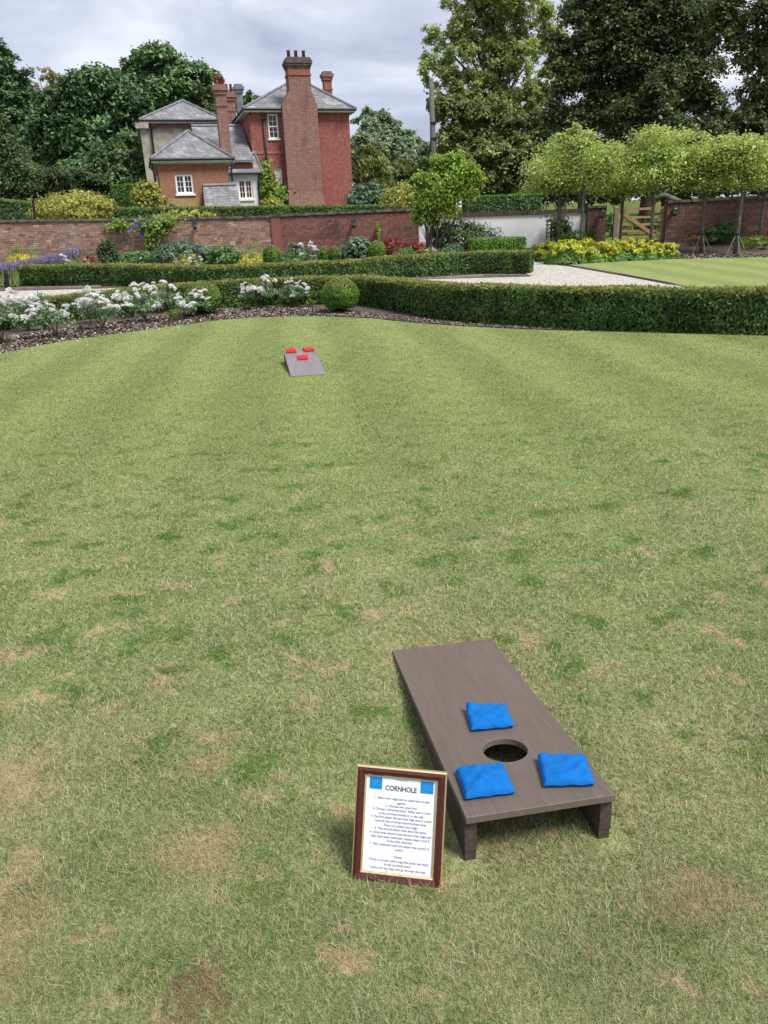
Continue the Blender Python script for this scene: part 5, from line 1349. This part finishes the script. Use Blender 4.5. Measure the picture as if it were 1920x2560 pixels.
# main red block
sM0, _ = HP(632, 400); sM1, _ = HP(878, 400); _, zeM = HP(700, 281)
oW1 = rect((668, 285), (698, 346)); oW2 = rect((686, 421), (707, 465))
front('wall', MT['h_red'], sM0, sM1, ZB, zeM, 0.0, 8.0, [oW1, oW2])
window(oW1, 0.0, 2, 4, .07, mull=.5)
window(oW2, 0.0, 3, 4, .05, back=MT['blind'], sill=False)
sa, za = HP(742, 196, 3.4)
hip('roof', sM0, sM1, 0, 8.0, zeM + .14, (sa, 3.4, 4.6, za))
_, zb1 = HP(650, 378); _, zb0 = HP(650, 385)
hbox('string_course', MT['h_orange'], sM0 - .02, HP(712, 380)[0], -.03, .02, zb0, zb1)
# chimney breast on the front of the red block
cs0, _ = HP(714, 380, -.55); cs1, _ = HP(800, 380, -.55); _, zsh0 = HP(750, 262, -.55); _, zsh1 = HP(750, 226, -.55); ct0, _ = HP(722, 200, -.55); ct1, _ = HP(777, 200, -.55); _, zct = HP(750, 170, -.55); _, ztip = HP(750, 192, -.55)
cb = hbox('chimney_breast', MT['h_chim'], cs0, cs1, -.55, -.004, ZB, zsh0)
V = HF([[cs0, -.55, zsh0 + .001], [cs1, -.55, zsh0 + .001], [cs1, .35, zsh0 + .001], [cs0, .35, zsh0 + .001], [ct0, -.55, zsh1], [ct1, -.55, zsh1], [ct1, .35, zsh1], [ct0, .35, zsh1]]); mk('shoulder', V, BOXF, MT['h_chim'], cb)
hbox('stack', MT['h_chim'], ct0, ct1, -.55, .35, zsh1 + .001, ztip, cb)
hbox('stack', MT['h_tip'], ct0, ct1, -.55, .35, ztip + .001, zct, cb)
hbox('band', MT['h_tip'], ct0 - .04, ct1 + .04, -.59, .39, zct - .34, zct - .26, cb)
for i, (g_, z0, z1) in enumerate(((.03, .001, .11), (.08, .111, .22), (.12, .221, .36), (.07, .361, .46), (.02, .461, .52))): hbox('cap', MT['h_cap'], ct0 - g_, ct1 + g_, -.55 - g_, .35 + g_, zct + z0, zct + z1, cb)
pots(cb, [ct0 + (ct1 - ct0) * q for q in (.14, .47, .82)], -.1, zct + .52, .38, .10)
mk('splayed_foot', HF([[cs0 - .15, -.8, ZB], [cs1 + .2, -.8, ZB], [cs1 + .2, -.01, ZB], [cs0 - .15, -.01, ZB], [cs0 + .002, -.56, HP(750, 480, -.55)[1]], [cs1 + .002, -.56, HP(750, 480, -.55)[1]], [cs1, -.01, HP(750, 480, -.55)[1]], [cs0, -.01, HP(750, 480, -.55)[1]]]), BOXF, MT['h_chim'], cb)
stack('chimney', MT['h_tip'], 810, 829, 200, 262, 5.5, .5, capm=MT['h_chim'])
# rainwater pipes
def pipe(pts, par=H, r=.05, name='downpipe'):
    mb = MB(); mb.tube(HF(pts), r, 7); return mb.build(name, MT['gutter'], par, True)
a, z1 = HP(658, 296, -.08); _, z0 = HP(662, 500, -.08); pipe([[a, -.08, z0], [a, -.08, z1]]); 
p = HF([[a, -.08, z1]])[0]; MB().box((a - .11, -.17, z1 - .05), (a + .11, -.005, z1 + .16), HF).build('hopper', MT['gutter'], H)
a, z1 = HP(632, 288, -.08); _, z0 = HP(636, 385, -.08); pipe([[a - .1, .1, z0], [a - .1, .1, z1], [a - .2, -.2, z1 + .2]])
# left rendered block behind the wing
D3 = 4.0
sL0, zeL = HP(362, 309, D3); sL1, _ = HP(545, 309, D3)
front('wall', MT['h_render'], sL0, sL1, ZB, zeL - .24, D3, D3 + 7, [])
hbox('brick_frieze', MT['h_chim'], sL0 + .01, sL1 - .01, D3 - .03, D3 + 6.9, zeL - .239, zeL)
sp0, _ = HP(358, 380, D3 - .12); sp1, _ = HP(374, 380, D3 - .12)
hbox('pilaster', MT['h_stone'], sp0, sp1, D3 - .15, D3 + .5, ZB, zeL - .28)
hbox('pilaster_cap', MT['h_stone'], sp0 - .22, sp1 + .12, D3 - .35, D3 + .6, zeL - .279, zeL + .0)
a, z1 = HP(376, 312, D3 - .1); _, z0 = HP(384, 440, D3 - .1); pipe([[a, D3 - .12, z0], [a, D3 - .12, z1 - .25], [a + .2, D3 - .3, z1]])
sa, za = HP(456, 252, D3 + 2.6)
hip('roof', sL0, sL1, D3, D3 + 7, zeL + .15, (sa, D3 + 2.6, D3 + 4.6, za), ov=.3)
# middle roof joining the blocks
s0, z1 = HP(478, 316, 2.6); s1, _ = HP(603, 313, 2.6); _, z0 = HP(560, 400, -1.2)
mk('middle_roof', HF([[s0, -1.2, z0], [s1, -1.2, z0], [s1, 2.6, z1], [s0, 2.6, z1], [s0, -1.2, z0 - .12], [s1, -1.2, z0 - .12], [s1, 2.6, z1 - .12], [s0, 2.6, z1 - .12]]), [(0, 1, 2, 3), (7, 6, 5, 4), (0, 4, 5, 1), (2, 6, 7, 3), (0, 3, 7, 4), (1, 5, 6, 2)], MT['slate'], H)
hbox('link_wall', MT['h_red'], s0 + .1, s1 - .02, -1.0, 2.5, ZB, z0 - .13)
mb = MB(); mb.tube(HF([[s0, 2.6, z1 + .03], [s1, 2.6, z1 + .03]]), .09, 6); mb.build('ridge_tiles', MT['lead'], H)
# low orange brick wing
D2 = -3.2
sW0, zeW = HP(393, 408, D2); sW1, _ = HP(569, 408, D2)
oW3 = rect((436, 436), (486, 484), D2)
front('wall', MT['h_orange'], sW0, sW1, ZB, zeW - .06, D2, -.4, [oW3])
window(oW3, D2, 2, 3, .09, casement=True)
hbox('cornice', MT['soffit'], sW0 - .12, sW1 + .06, D2 - .12, -.3, zeW - .059, zeW + .12)
dn = None
for i in range(17):
    x = sW0 + (sW1 - sW0) * (i + .3) / 17
    hbox('dentil', MT['soffit'], x, x + .12, D2 - .19, D2 - .121, zeW - .01, zeW + .10)
hbox('brick_band', MT['h_tip'], sW0 - .015, sW1 + .015, D2 - .025, D2 + .2, HP(450, 425, D2)[1], HP(450, 419, D2)[1])
s0, z1 = HP(402, 497, D2); s1, _ = HP(497, 497, D2)
hbox('tan_panel', MT['h_tan'], s0, s1, D2 - .012, D2 + .1, ZB, z1)
a, z = HP(431, 512, D2 - .05); p = HF([[a, D2 - .06, z]])[0]
th_ = np.arange(12) * PI / 6; mb = MB(); mb.tube([p + hy * .05, p - hy * .03, p - hy * .1], [.13, .14, .06], 12); mb.build('round_vent', MT['lead'], H, True)
sa, za = HP(469, 328, D2 + 2.4)
hip('roof', sW0, sW1, D2, .8, zeW + .16, (sa, D2 + 2.4, 1.6, za), ov=.3)
pipe([[sW0 - .3, D2 - .2, zeW + .1], [sW0 - .2, D2 + .1, zeW - .6], [sW0 - .2, D2 + .1, ZB]])
pipe([[sW1 + .25, D2 - .25, zeW + .1], [sW1 + .12, D2 - .1, zeW - .5], [sW1 + .14, D2 - .1, zeW - .9]])
# white painted link with small slate roof
D4 = -1.1
sB0, zeB = HP(568, 436, D4); sB1, _ = HP(646, 436, D4)
oW4 = rect((594, 449), (634, 497), D4)
front('wall', MT['h_white'], sB0 - .3, sB1, ZB, zeB, D4, -.02, [oW4])
window(oW4, D4, 2, 3, .08, casement=True)
sa, za = HP(637, 383, -.1)
V = HF([[sB0 - .3, D4 - .2, zeB + .03], [sB1 + .2, D4 - .2, zeB + .03], [sB1 + .2, 0, zeB + .03], [sB0 - .3, 1.2, zeB + .03], [sa, -.06, za], [sa - .5, 1.2, za]])
rb = mk('roof', V, [(0, 1, 4), (1, 2, 4), (3, 0, 4, 5), (0, 3, 2, 1)], MT['slate'], H)
mb = MB(); mb.tube([V[0] + [0, 0, .05], V[4] + [0, 0, .05]], .1, 6); mb.tube([V[1] + [0, 0, .03], V[4] + [0, 0, .03]], .06, 6); mb.build('hip_tiles', MT['lead'], rb)
mb = MB(); mb.tube([V[0], V[1]], .06, 6); mb.build('gutter', MT['gutter'], rb)
pipe([[sB1 + .05, D4 - .15, zeB], [sB1 - .05, D4 - .08, zeB - .4], [sB1 - .05, D4 - .08, ZB]])
# slate lean-to in front of wing and link
a0, a1 = HP(507, 466, D2 - .02), HP(590, 463, D2 - .02); b0, b1 = HP(513, 524, D2 - 1.7), HP(604, 522, D2 - 1.7)
V = [[a0[0], D2 - .02, a0[1]], [a1[0], D2 - .02, a1[1]], [b1[0], D2 - 1.7, b1[1]], [b0[0], D2 - 1.7, b0[1]]]
V = HF(V); V = np.concatenate([V, V - [0, 0, .1]])
lt = mk('lean_to_roof', V, [(3, 2, 1, 0), (4, 5, 6, 7), (0, 1, 5, 4), (1, 2, 6, 5), (2, 3, 7, 6), (3, 0, 4, 7)], MT['slate'], H)
mb = MB(); mb.tube([V[0] + [0, 0, .03], V[1] + [0, 0, .03]], .1, 6); mb.build('lead_flashing', MT['lead'], lt)
hbox('lean_to_wall', MT['h_orange'], b0[0] + .15, b1[0] - .15, D2 - 1.55, D2 - .03, ZB, b0[1] - .1)
hbox('lean_to_wall', MT['h_white'], a1[0] - .9, a1[0] - .02, D2 - .6, D2 - .035, ZB, a1[1] - .5)
# other stacks
stack('chimney', MT['h_chim'], 539, 565, 236, 400, -.9, .7, npots=3, pot_h=.42, capm=MT['h_chim'])
stack('chimney', MT['h_chim'], 565, 587, 252, 330, 4.6, .7, npots=2, pot_h=.45, capm=MT['h_chim'])
stack('chimney', MT['lead'], 590, 606, 232, 320, 6.0, .55, capm=MT['lead'], band=False)
# plants on and by the house
climber('house_climber', 'leafy green fig climbing the red house wall between the two windows', [(663, 430, 16, 28), (668, 470, 26, 26), (700, 488, 26, 22), (655, 490, 18, 24)], C0[1] - .2 + .6, LM['climber'], 2400, .24, cat='climber', stems=((672, 520), (665, 440), (690, 480)), thick=.35)
shrub('pale_bush', 'pale green round bush under the fig on the house wall', 'bush', (678, 496), 44.6, 52, LM['golden'], 900, .16, .1, z0=2.3)

# ------------------------------------------------------------------ trees
def tri_foliage(name, P, N, Ln, Wd, m, parent, droop=0.0):
    n = len(P); N = unit(N); T = rng.normal(size=(n, 3)); T[:, 2] -= droop
    T = unit(T - N * np.sum(T * N, 1)[:, None]); B = np.cross(N, T)
    k = rng.uniform(.7, 1.3, (n, 1))
    V = np.stack([P - T * Ln * .5 * k - B * Wd * .55 * k, P - T * Ln * .5 * k + B * Wd * .55 * k, P + T * Ln * .6 * k], 1).reshape(-1, 3)
    return mk(name, V, np.arange(n * 3).reshape(n, 3), m, parent)
def tree(name, label, lobes, Y, m, nleaf, Ln, Wd=None, trunk_px=None, trunk_r=.3, group=None, sub=9, clump=.16, cat='tree', bark='bark', droop=.3, limbs=14, upn=.55, z0=None, shell=.55, dspread=.8, flat=.7, cl_size=55):
    """lobes: (px, py, rx_px, ry_px[, dY]) big masses of the crown; each breaks up into smaller boughs, those into leaf clumps"""
    Ls = []
    for lb in lobes:
        px, py, rx, ry = lb[:4]; y_ = Y + (lb[4] if len(lb) > 4 else 0)
        c = AT(px, py, y_); Ls.append((c, np.array([rx * y_ / F_PX, .5 * (rx + ry) * y_ / F_PX * dspread, ry * y_ / F_PX])))
    cx = np.mean([l[0] for l in Ls], axis=0)
    tp = AT(*trunk_px, Y) if trunk_px else cx
    z0 = float(terrain(tp[0], Y)) if z0 is None else z0
    G_ = np.array([tp[0], Y, z0])
    t = thing(name, label, cat, tuple(G_), group)
    wts = np.array([l[1][0] * l[1][2] for l in Ls]); wts /= wts.sum()
    P, N, boughs = [], [], []
    for (c, r_), wt in zip(Ls, wts):
        nl = int(nleaf * wt)
        ns = max(5, int(sub * len(Ls) * wt) + 3)
        d = sph(ns); d[:, 2] = d[:, 2] * .9 + .1
        rad = rng.uniform(.35, .8, ns)
        bc = c + d * r_ * rad[:, None]
        br_ = r_ * rng.uniform(.36, .62, (ns, 1))
        boughs += list(bc)
        ncl = max(ns * 3, nl // cl_size)
        bi = rng.integers(0, ns, ncl)
        dd = sph(ncl); dd[:, 2] = np.where(dd[:, 2] < -.35, -dd[:, 2], dd[:, 2])
        cc = bc[bi] + dd * br_[bi] * rng.uniform(shell, 1.0, (ncl, 1))
        li = rng.integers(0, ncl, nl)
        cs = clump * np.mean(r_) * 1.35
        off = rng.normal(0, cs * .5, (nl, 3)); off[:, 2] *= flat
        off[:, 2] -= .35 * (off[:, 0] ** 2 + off[:, 1] ** 2) / max(cs, .01)
        P.append(cc[li] + off)
        nn = dd[li] * .6 + rng.normal(0, .45, (nl, 3)); nn[:, 2] += upn
        N.append(nn)
    P = np.concatenate(P); N = np.concatenate(N)
    P[:, 2] = np.maximum(P[:, 2], terrain(P[:, 0], P[:, 1]) + .02)
    (foliage if Y < 35 else tri_foliage)('crown', P, N, Ln, Wd or Ln * .62, m, t, droop=droop)
    top = max(l[0][2] for l in Ls)
    h = top - z0
    mb = MB(); ax = np.array([G_ + [0, 0, -.2], G_ + [0, 0, h * .3], G_ * [.35, 1, 1] + np.array([cx[0] * .65, 0, h * .62]), np.array([cx[0], Y, z0 + h * .95])])
    ax = smooth_line(ax, 4)
    mb.tube(ax, np.linspace(trunk_r, trunk_r * .15, len(ax)), 9); mb.build('trunk', MT[bark], t, True)
    mb = MB()
    for b in random.sample(boughs, min(limbs, len(boughs))):
        k = min(len(ax) - 2, max(2, int(len(ax) * np.clip((b[2] - z0) / h - .25, .15, .8))))
        p0 = ax[k]; mid = (p0 + b) / 2 + [0, 0, .08 * np.linalg.norm(b - p0)]
        mb.tube([p0, mid, b], [trunk_r * .32, trunk_r * .2, trunk_r * .05], 6)
    mb.build('limb', MT[bark], t, True)
    return t
WOOD = 'woodland trees behind the house'
tree('broadleaf_tree', 'dark broadleaf tree standing clear above the cone shaped yew', [(0, 215, 70, 65), (40, 260, 55, 60), (-20, 300, 80, 70), (60, 330, 60, 60)], 62, LM['sycamore_b'], 28500, 0.296, trunk_px=(20, 480), group=WOOD)
tree('broadleaf_tree', 'big dark sycamore with hanging layered boughs, beside the rendered house block', [(230, 235, 90, 55), (180, 290, 80, 70), (270, 300, 85, 85), (140, 370, 70, 80), (240, 390, 90, 70), (310, 370, 60, 80), (120, 300, 50, 60), (320, 260, 50, 60)], 58, LM['sycamore_b'], 64600, 0.281, trunk_px=(230, 500), group=WOOD, clump=.2)
tree('broadleaf_tree', 'tall lighter green tree rising behind the house roofs', [(390, 180, 75, 50), (460, 190, 65, 45), (345, 215, 55, 50), (430, 240, 100, 60), (515, 215, 35, 35), (370, 290, 90, 60), (480, 290, 80, 60)], 66, LM['wood_mid'], 49400, 0.281, trunk_px=(420, 480), group=WOOD)
tree('broadleaf_tree', 'small part of a tree showing between the chimney stacks', [(600, 265, 45, 28), (640, 290, 40, 30)], 64, LM['wood_mid'], 7600, 0.281, trunk_px=(610, 480), group=WOOD)
tree('bare_tree', 'pale half bare tree top showing above the dark sycamore', [(115, 190, 34, 22), (135, 215, 40, 26), (100, 230, 34, 26)], 70, LM['twig'], 2470, 0.203, trunk_px=(118, 480), bark='bark_grey', trunk_r=.16, limbs=26, group=WOOD)
tree('broadleaf_tree', 'mid green tree under the dark sycamore, near the house corner', [(270, 430, 80, 45), (330, 440, 50, 45), (200, 450, 60, 40), (310, 395, 45, 40)], 50, LM['wood_mid'], 22800, 0.218, trunk_px=(280, 500), group=WOOD, trunk_r=.15)
tree('yew_tree', 'cone shaped olive green yew rising behind the dark hedge', [(-5, 345, 36, 46), (0, 400, 70, 50), (40, 430, 70, 45), (20, 470, 110, 45), (110, 470, 60, 32)], 42, LM['conifer'], 45600, 0.133, .07, trunk_px=(0, 520), clump=.2, droop=.6, cat='tree', trunk_r=.2)
tree('broadleaf_tree', 'grey green bushy tree between yew and the tall dark hedge block', [(190, 460, 60, 34), (245, 470, 44, 34), (160, 490, 50, 28)], 46, LM['conifer'], 13300, 0.172, trunk_px=(190, 520), trunk_r=.12)
tree('broadleaf_tree', 'dense shaded tree filling the gap below the sycamore boughs', [(60, 400, 90, 60), (120, 430, 70, 50), (200, 420, 90, 60)], 64, LM['sycamore_b'], 17100, 0.328, trunk_px=(100, 500), group=WOOD)
FAR = 'hazy trees beyond the house'
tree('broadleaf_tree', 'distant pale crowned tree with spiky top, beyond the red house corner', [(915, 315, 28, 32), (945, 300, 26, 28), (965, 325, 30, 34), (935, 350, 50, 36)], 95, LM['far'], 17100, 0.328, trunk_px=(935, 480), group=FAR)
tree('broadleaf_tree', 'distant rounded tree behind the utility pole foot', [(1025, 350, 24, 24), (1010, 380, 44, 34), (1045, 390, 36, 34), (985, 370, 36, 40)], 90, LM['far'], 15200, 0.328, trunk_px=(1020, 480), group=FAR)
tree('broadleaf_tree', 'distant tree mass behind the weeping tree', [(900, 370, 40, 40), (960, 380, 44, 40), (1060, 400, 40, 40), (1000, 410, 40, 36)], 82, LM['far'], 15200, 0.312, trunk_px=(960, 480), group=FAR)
tree('weeping_tree', 'small weeping tree with hanging branches beside the red house', [(925, 405, 40, 34), (905, 440, 34, 48), (945, 445, 38, 50), (925, 480, 50, 30)], 52, LM['ash'], 20900, 0.187, .07, trunk_px=(925, 520), droop=2.4, trunk_r=.14, upn=.1)
tree('broadleaf_tree', 'olive bushy tree between the weeping tree and utility pole', [(1005, 440, 40, 30), (1050, 435, 36, 30), (1020, 465, 50, 26)], 56, LM['ash'], 15200, 0.187, trunk_px=(1020, 520), trunk_r=.14)
shrub('dark_shrub', 'blue green dark shrub at the foot of the red house corner', 'shrub', (915, 460), 45, 90, LM['bluegreen'], 2800, .22, .14, z0=2.2)
shrub('golden_shrub', 'pale golden shrub over the wall beside the maple', 'shrub', (1010, 458), 38, 110, LM['golden'], 3600, .16, .08, z0=1.9)
tree('maple_tree', 'bright green many stemmed maple before the meeting of red and white walls', [(1100, 412, 26, 20), (1135, 402, 26, 20), (1172, 424, 26, 20), (1190, 452, 20, 22), (1075, 445, 30, 26), (1130, 445, 50, 34), (1055, 475, 28, 26), (1100, 485, 45, 30), (1155, 480, 40, 28), (1060, 515, 26, 28), (1105, 525, 34, 24), (1045, 548, 18, 24), (1078, 560, 15, 18), (1120, 392, 10, 10), (1150, 392, 9, 10), (1040, 450, 14, 14), (1195, 425, 10, 14)], 28.6, LM['acer'], 13500, .13, .06, trunk_px=(1078, 620), trunk_r=.07, clump=.42, droop=1.2, limbs=30, dspread=.9, sub=6, shell=.3, cl_size=20)
mb_t = bpy.data.objects['maple_tree']
for k, (a, b) in enumerate((((1066, 622), (1070, 520)), ((1090, 622), (1105, 500)), ((1096, 622), (1140, 500)), ((1075, 622), (1060, 540)), ((1084, 620), (1150, 530)))):
    A, B = AT(*a, 28.6), AT(*b, 28.4 + .1 * k); mb = MB(); mb.tube([A, (A + B) / 2 + [.03 * (-1) ** k, 0, 0], B], [.05, .035, .02], 7); mb.build('trunk', MT['bark_grey'], mb_t, True)
tree('lime_tree', 'very tall airy pale green tree standing behind the utility pole', [(1240, -60, 110, 60), (1180, 40, 70, 60), (1270, 30, 90, 70), (1340, 90, 60, 60), (1120, 110, 60, 50), (1210, 130, 90, 60), (1300, 150, 80, 60), (1100, 180, 60, 45), (1170, 210, 70, 50), (1270, 230, 90, 55), (1350, 200, 40, 50), (1150, 260, 70, 45), (1240, 280, 80, 45), (1330, 270, 60, 45)], 58, LM['ash_gold'], 46000, 0.211, trunk_px=(1225, 480), trunk_r=.42, clump=.15, limbs=40, shell=.4, sub=12)
tree('ivy_tree', 'dense leafy green tree at the foot of the very tall tree', [(1130, 310, 60, 50), (1190, 320, 70, 55), (1260, 330, 70, 60), (1330, 340, 45, 60), (1150, 380, 80, 60), (1240, 400, 90, 60), (1320, 410, 60, 60), (1200, 450, 100, 40), (1110, 260, 40, 30), (1290, 460, 90, 40)], 54, LM['ash'], 64600, 0.218, trunk_px=(1225, 500), trunk_r=.3, clump=.16)
tree('sycamore_tree', 'huge dark sycamore towering over the row of pale green trees', [(1480, 40, 70, 70), (1560, 20, 90, 70), (1650, 30, 100, 80), (1750, 60, 80, 80), (1430, 120, 50, 60), (1520, 130, 90, 70), (1620, 140, 90, 70), (1720, 160, 80, 70), (1450, 210, 60, 60), (1540, 230, 80, 60), (1640, 240, 90, 60), (1740, 250, 70, 60), (1430, 290, 60, 40), (1510, 310, 70, 40), (1600, 330, 80, 40), (1700, 330, 80, 40), (1600, -60, 140, 70), (1780, 320, 50, 40), (1400, 200, 40, 50), (1390, 300, 40, 40), (1480, 260, 60, 50), (1580, 180, 90, 70), (1680, 200, 90, 70), (1560, 90, 90, 80), (1680, 90, 90, 80), (1600, 290, 80, 50, -3), (1660, 340, 80, 40, -3), (1560, 350, 60, 36, -3), (1640, 220, 70, 50, -3)], 44, LM['sycamore'], 165000, .155, .11, trunk_px=(1620, 480), trunk_r=.45, clump=.24, cl_size=70, limbs=30, shell=.45, sub=9, flat=.5)
tree('beech_tree', 'spreading beech bough hanging out over the wall from the sycamore side', [(1850, 40, 70, 60), (1910, 90, 60, 60), (1880, 150, 50, 34), (1930, 200, 60, 40), (1800, 20, 60, 40), (1960, 30, 70, 80), (1840, 110, 50, 40), (1790, 80, 40, 40), (1880, 235, 50, 34), (1940, 250, 50, 40)], 34, LM['sycamore'], 15000, .17, .09, trunk_px=(2080, 480), trunk_r=.35, clump=.2, limbs=18, shell=.3, sub=12)
tree('dark_thicket', 'almost black thicket under the sycamore behind the brick wall', [(1880, 310, 70, 60), (1800, 370, 70, 40), (1930, 400, 70, 60), (1700, 400, 90, 40), (1850, 430, 90, 50), (1980, 300, 60, 70)], 40, LM['sycamore'], 32300, 0.203, trunk_px=(1860, 480), trunk_r=.15, cat='thicket')
tree('dark_thicket', 'dark undergrowth behind the gate pillar and row trees', [(1400, 430, 60, 40), (1500, 420, 80, 40), (1580, 410, 70, 40), (1440, 470, 70, 26), (1340, 440, 40, 40)], 42, LM['sycamore_b'], 24700, 0.203, trunk_px=(1450, 500), trunk_r=.15, cat='thicket')
FILL = 'wood edge closing the view'
for lb, Y, mat, lobes, tp, n in (
    ('dark wood edge tree low behind the yew', 72, 'sycamore_b', [(-30, 420, 80, 60), (40, 440, 80, 50), (120, 450, 70, 50), (-60, 360, 70, 60), (60, 480, 110, 40), (150, 490, 80, 40)], (0, 500), 12000),
    ('dark wood edge tree low behind the tall hedge block', 70, 'sycamore_b', [(200, 450, 80, 55), (290, 440, 80, 60), (360, 430, 60, 60), (330, 360, 60, 60), (240, 490, 90, 40), (330, 490, 80, 40)], (260, 500), 13000),
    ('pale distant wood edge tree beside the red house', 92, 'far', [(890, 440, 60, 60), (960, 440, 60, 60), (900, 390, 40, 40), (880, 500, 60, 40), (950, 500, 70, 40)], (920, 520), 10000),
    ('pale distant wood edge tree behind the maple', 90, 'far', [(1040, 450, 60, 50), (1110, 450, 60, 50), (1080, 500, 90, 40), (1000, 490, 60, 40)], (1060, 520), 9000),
    ('green wood edge tree behind the white wall hedge', 66, 'wood_mid', [(1180, 470, 70, 40), (1260, 470, 70, 40), (1340, 450, 60, 50), (1380, 400, 50, 50), (1310, 500, 90, 30), (1220, 505, 90, 30), (1390, 470, 60, 50), (1400, 500, 60, 40)], (1280, 520), 13000),
    ('dark wood edge tree behind the pointed leader row tree', 52, 'sycamore', [(1390, 360, 60, 60), (1460, 390, 70, 50), (1540, 390, 70, 50), (1420, 440, 60, 40), (1520, 440, 70, 40), (1450, 320, 50, 40), (1420, 490, 70, 36), (1520, 485, 80, 36)], (1460, 500), 19000),
    ('dark wood edge tree behind the gate', 52, 'sycamore', [(1620, 400, 70, 50), (1700, 390, 70, 50), (1780, 380, 70, 50), (1640, 450, 70, 36), (1740, 450, 80, 40), (1600, 350, 60, 40), (1700, 470, 90, 36), (1800, 450, 80, 40), (1790, 320, 40, 50)], (1660, 500), 19000),
    ('dark wood edge tree behind the end of the shaded wall', 50, 'sycamore', [(1850, 370, 60, 60), (1920, 360, 70, 60), (1830, 440, 70, 50), (1930, 450, 80, 50), (1990, 380, 60, 80), (1880, 300, 60, 50), (1940, 280, 60, 50)], (1900, 500), 16000)):
    tree('wood_edge_tree', lb, lobes, Y, LM[mat], n, .26, trunk_px=tp, trunk_r=.15, group=FILL, cat='tree')
tree('dark_thicket', 'low dark holly growing just behind the shaded brick wall', [(1700, 478, 50, 26), (1760, 470, 60, 30), (1830, 462, 60, 34), (1900, 455, 60, 40), (1970, 445, 60, 50)], 35, LM['sycamore'], 15000, .16, trunk_px=(1830, 500), trunk_r=.08, cat='thicket')
# pale green row trees on clear stems, two with tripod stakes
ROW = 'young row trees along the wall'
rows = [(1400, 480, 1395, 606, 29.6, [(1390, 420, 55, 40), (1370, 460, 38, 26), (1415, 460, 36, 26)], 'pale row tree at the white wall end of the row', .05),
        (1460, 470, 1452, 610, 28.0, [(1430, 350, 40, 30), (1455, 385, 70, 34), (1430, 425, 60, 34), (1490, 430, 50, 34), (1435, 325, 14, 18)], 'pale row tree with a high pointed leader, before the gate pillar', .055),
        (1558, 500, 1549, 604, 29.5, [(1550, 420, 50, 44), (1530, 465, 40, 26), (1575, 470, 40, 26)], 'pale row tree with dark stem before the hinge end of the gate', .05),
        (1636, 480, 1626, 606, 28.2, [(1640, 345, 54, 34), (1620, 390, 70, 36), (1680, 395, 60, 36), (1640, 440, 70, 34), (1642, 318, 14, 14)], 'pale row tree with broad crown before the middle of the gate', .055),
        (1765, 470, 1752, 632, 28.4, [(1755, 385, 56, 30), (1735, 420, 56, 34), (1785, 430, 50, 34), (1760, 455, 46, 20)], 'upright staked pale row tree with tripod before the shaded wall', .06),
        (1860, 455, 1837, 633, 27.8, [(1850, 365, 60, 28), (1830, 400, 56, 36), (1880, 410, 54, 36), (1850, 445, 50, 26), (1862, 350, 16, 14)], 'leaning staked pale row tree with tripod before the shaded wall', .065),
        (1916, 460, 1897, 600, 29.4, [(1915, 380, 50, 30), (1930, 420, 60, 40), (1900, 450, 40, 26)], 'last pale row tree at the end of the shaded wall', .055)]
for i, (tx, ty, bx, by, Y, lobes, lb, tr) in enumerate(rows):
    Tt_, Bb = AT(tx, ty, Y), AT(bx, by, Y)
    z0 = float(terrain(Bb[0], Y)); Bb = Tt_ + (Bb - Tt_) * ((z0 - Tt_[2]) / (Bb[2] - Tt_[2]))
    lobes = [(a, b + 4, c * 1.55, d * 1.0) for a, b, c, d in lobes] + [(tx + int(rng.integers(-60, 60)), int(rng.integers(330, 470)), 18, 12) for _ in range(5)]
    tree('row_tree', lb, lobes, Y, LM['row'], 11500 if i not in (0, 2) else 7500, .10, .055, trunk_px=(bx, by), trunk_r=tr * .6, group=ROW, clump=.34, droop=.9, limbs=22, bark='bark_grey', sub=11, shell=.3, cl_size=34, flat=.4)
    o = [q for q in bpy.data.objects if q.name.startswith('row_tree')][-1]
    o = bpy.data.objects['row_tree' if i == 0 else 'row_tree.%03d' % i]
    old = [c for c in o.children if c.name.startswith('trunk')][0]; bpy.data.objects.remove(old)
    mb = MB(); up = Tt_ + (Tt_ - Bb) * .45
    mb.tube([Bb - [0, 0, .1], (Bb + Tt_) / 2, Tt_, up], [tr * 1.1, tr, tr * .85, tr * .3], 9); mb.build('trunk', MT['bark_grey'], o, True)
    if i in (4, 5):
        zc = Bb[2] + .62; ct_ = Bb + (Tt_ - Bb) * (.62 / (Tt_[2] - Bb[2]))
        for a in (-.35, PI + .35, -PI / 2, ):
            f_ = Bb + np.array([math.cos(a) * .38, math.sin(a) * .38, 0]); f_[2] = float(terrain(f_[0], f_[1])) - .03
            mb = MB(); mb.tube([f_, ct_ + np.array([math.cos(a), math.sin(a), 0]) * .05], .018, 7); mb.build('stake', MT['old_wood'], o)
        mb = MB(); mb.tube([ct_ - [0, 0, .03], ct_ + [0, 0, .03]], .085, 9); mb.build('tie', MT['iron'], o)
print('tris', sum(len(o.data.polygons) * 2 for o in bpy.data.objects if o.type == 'MESH'))
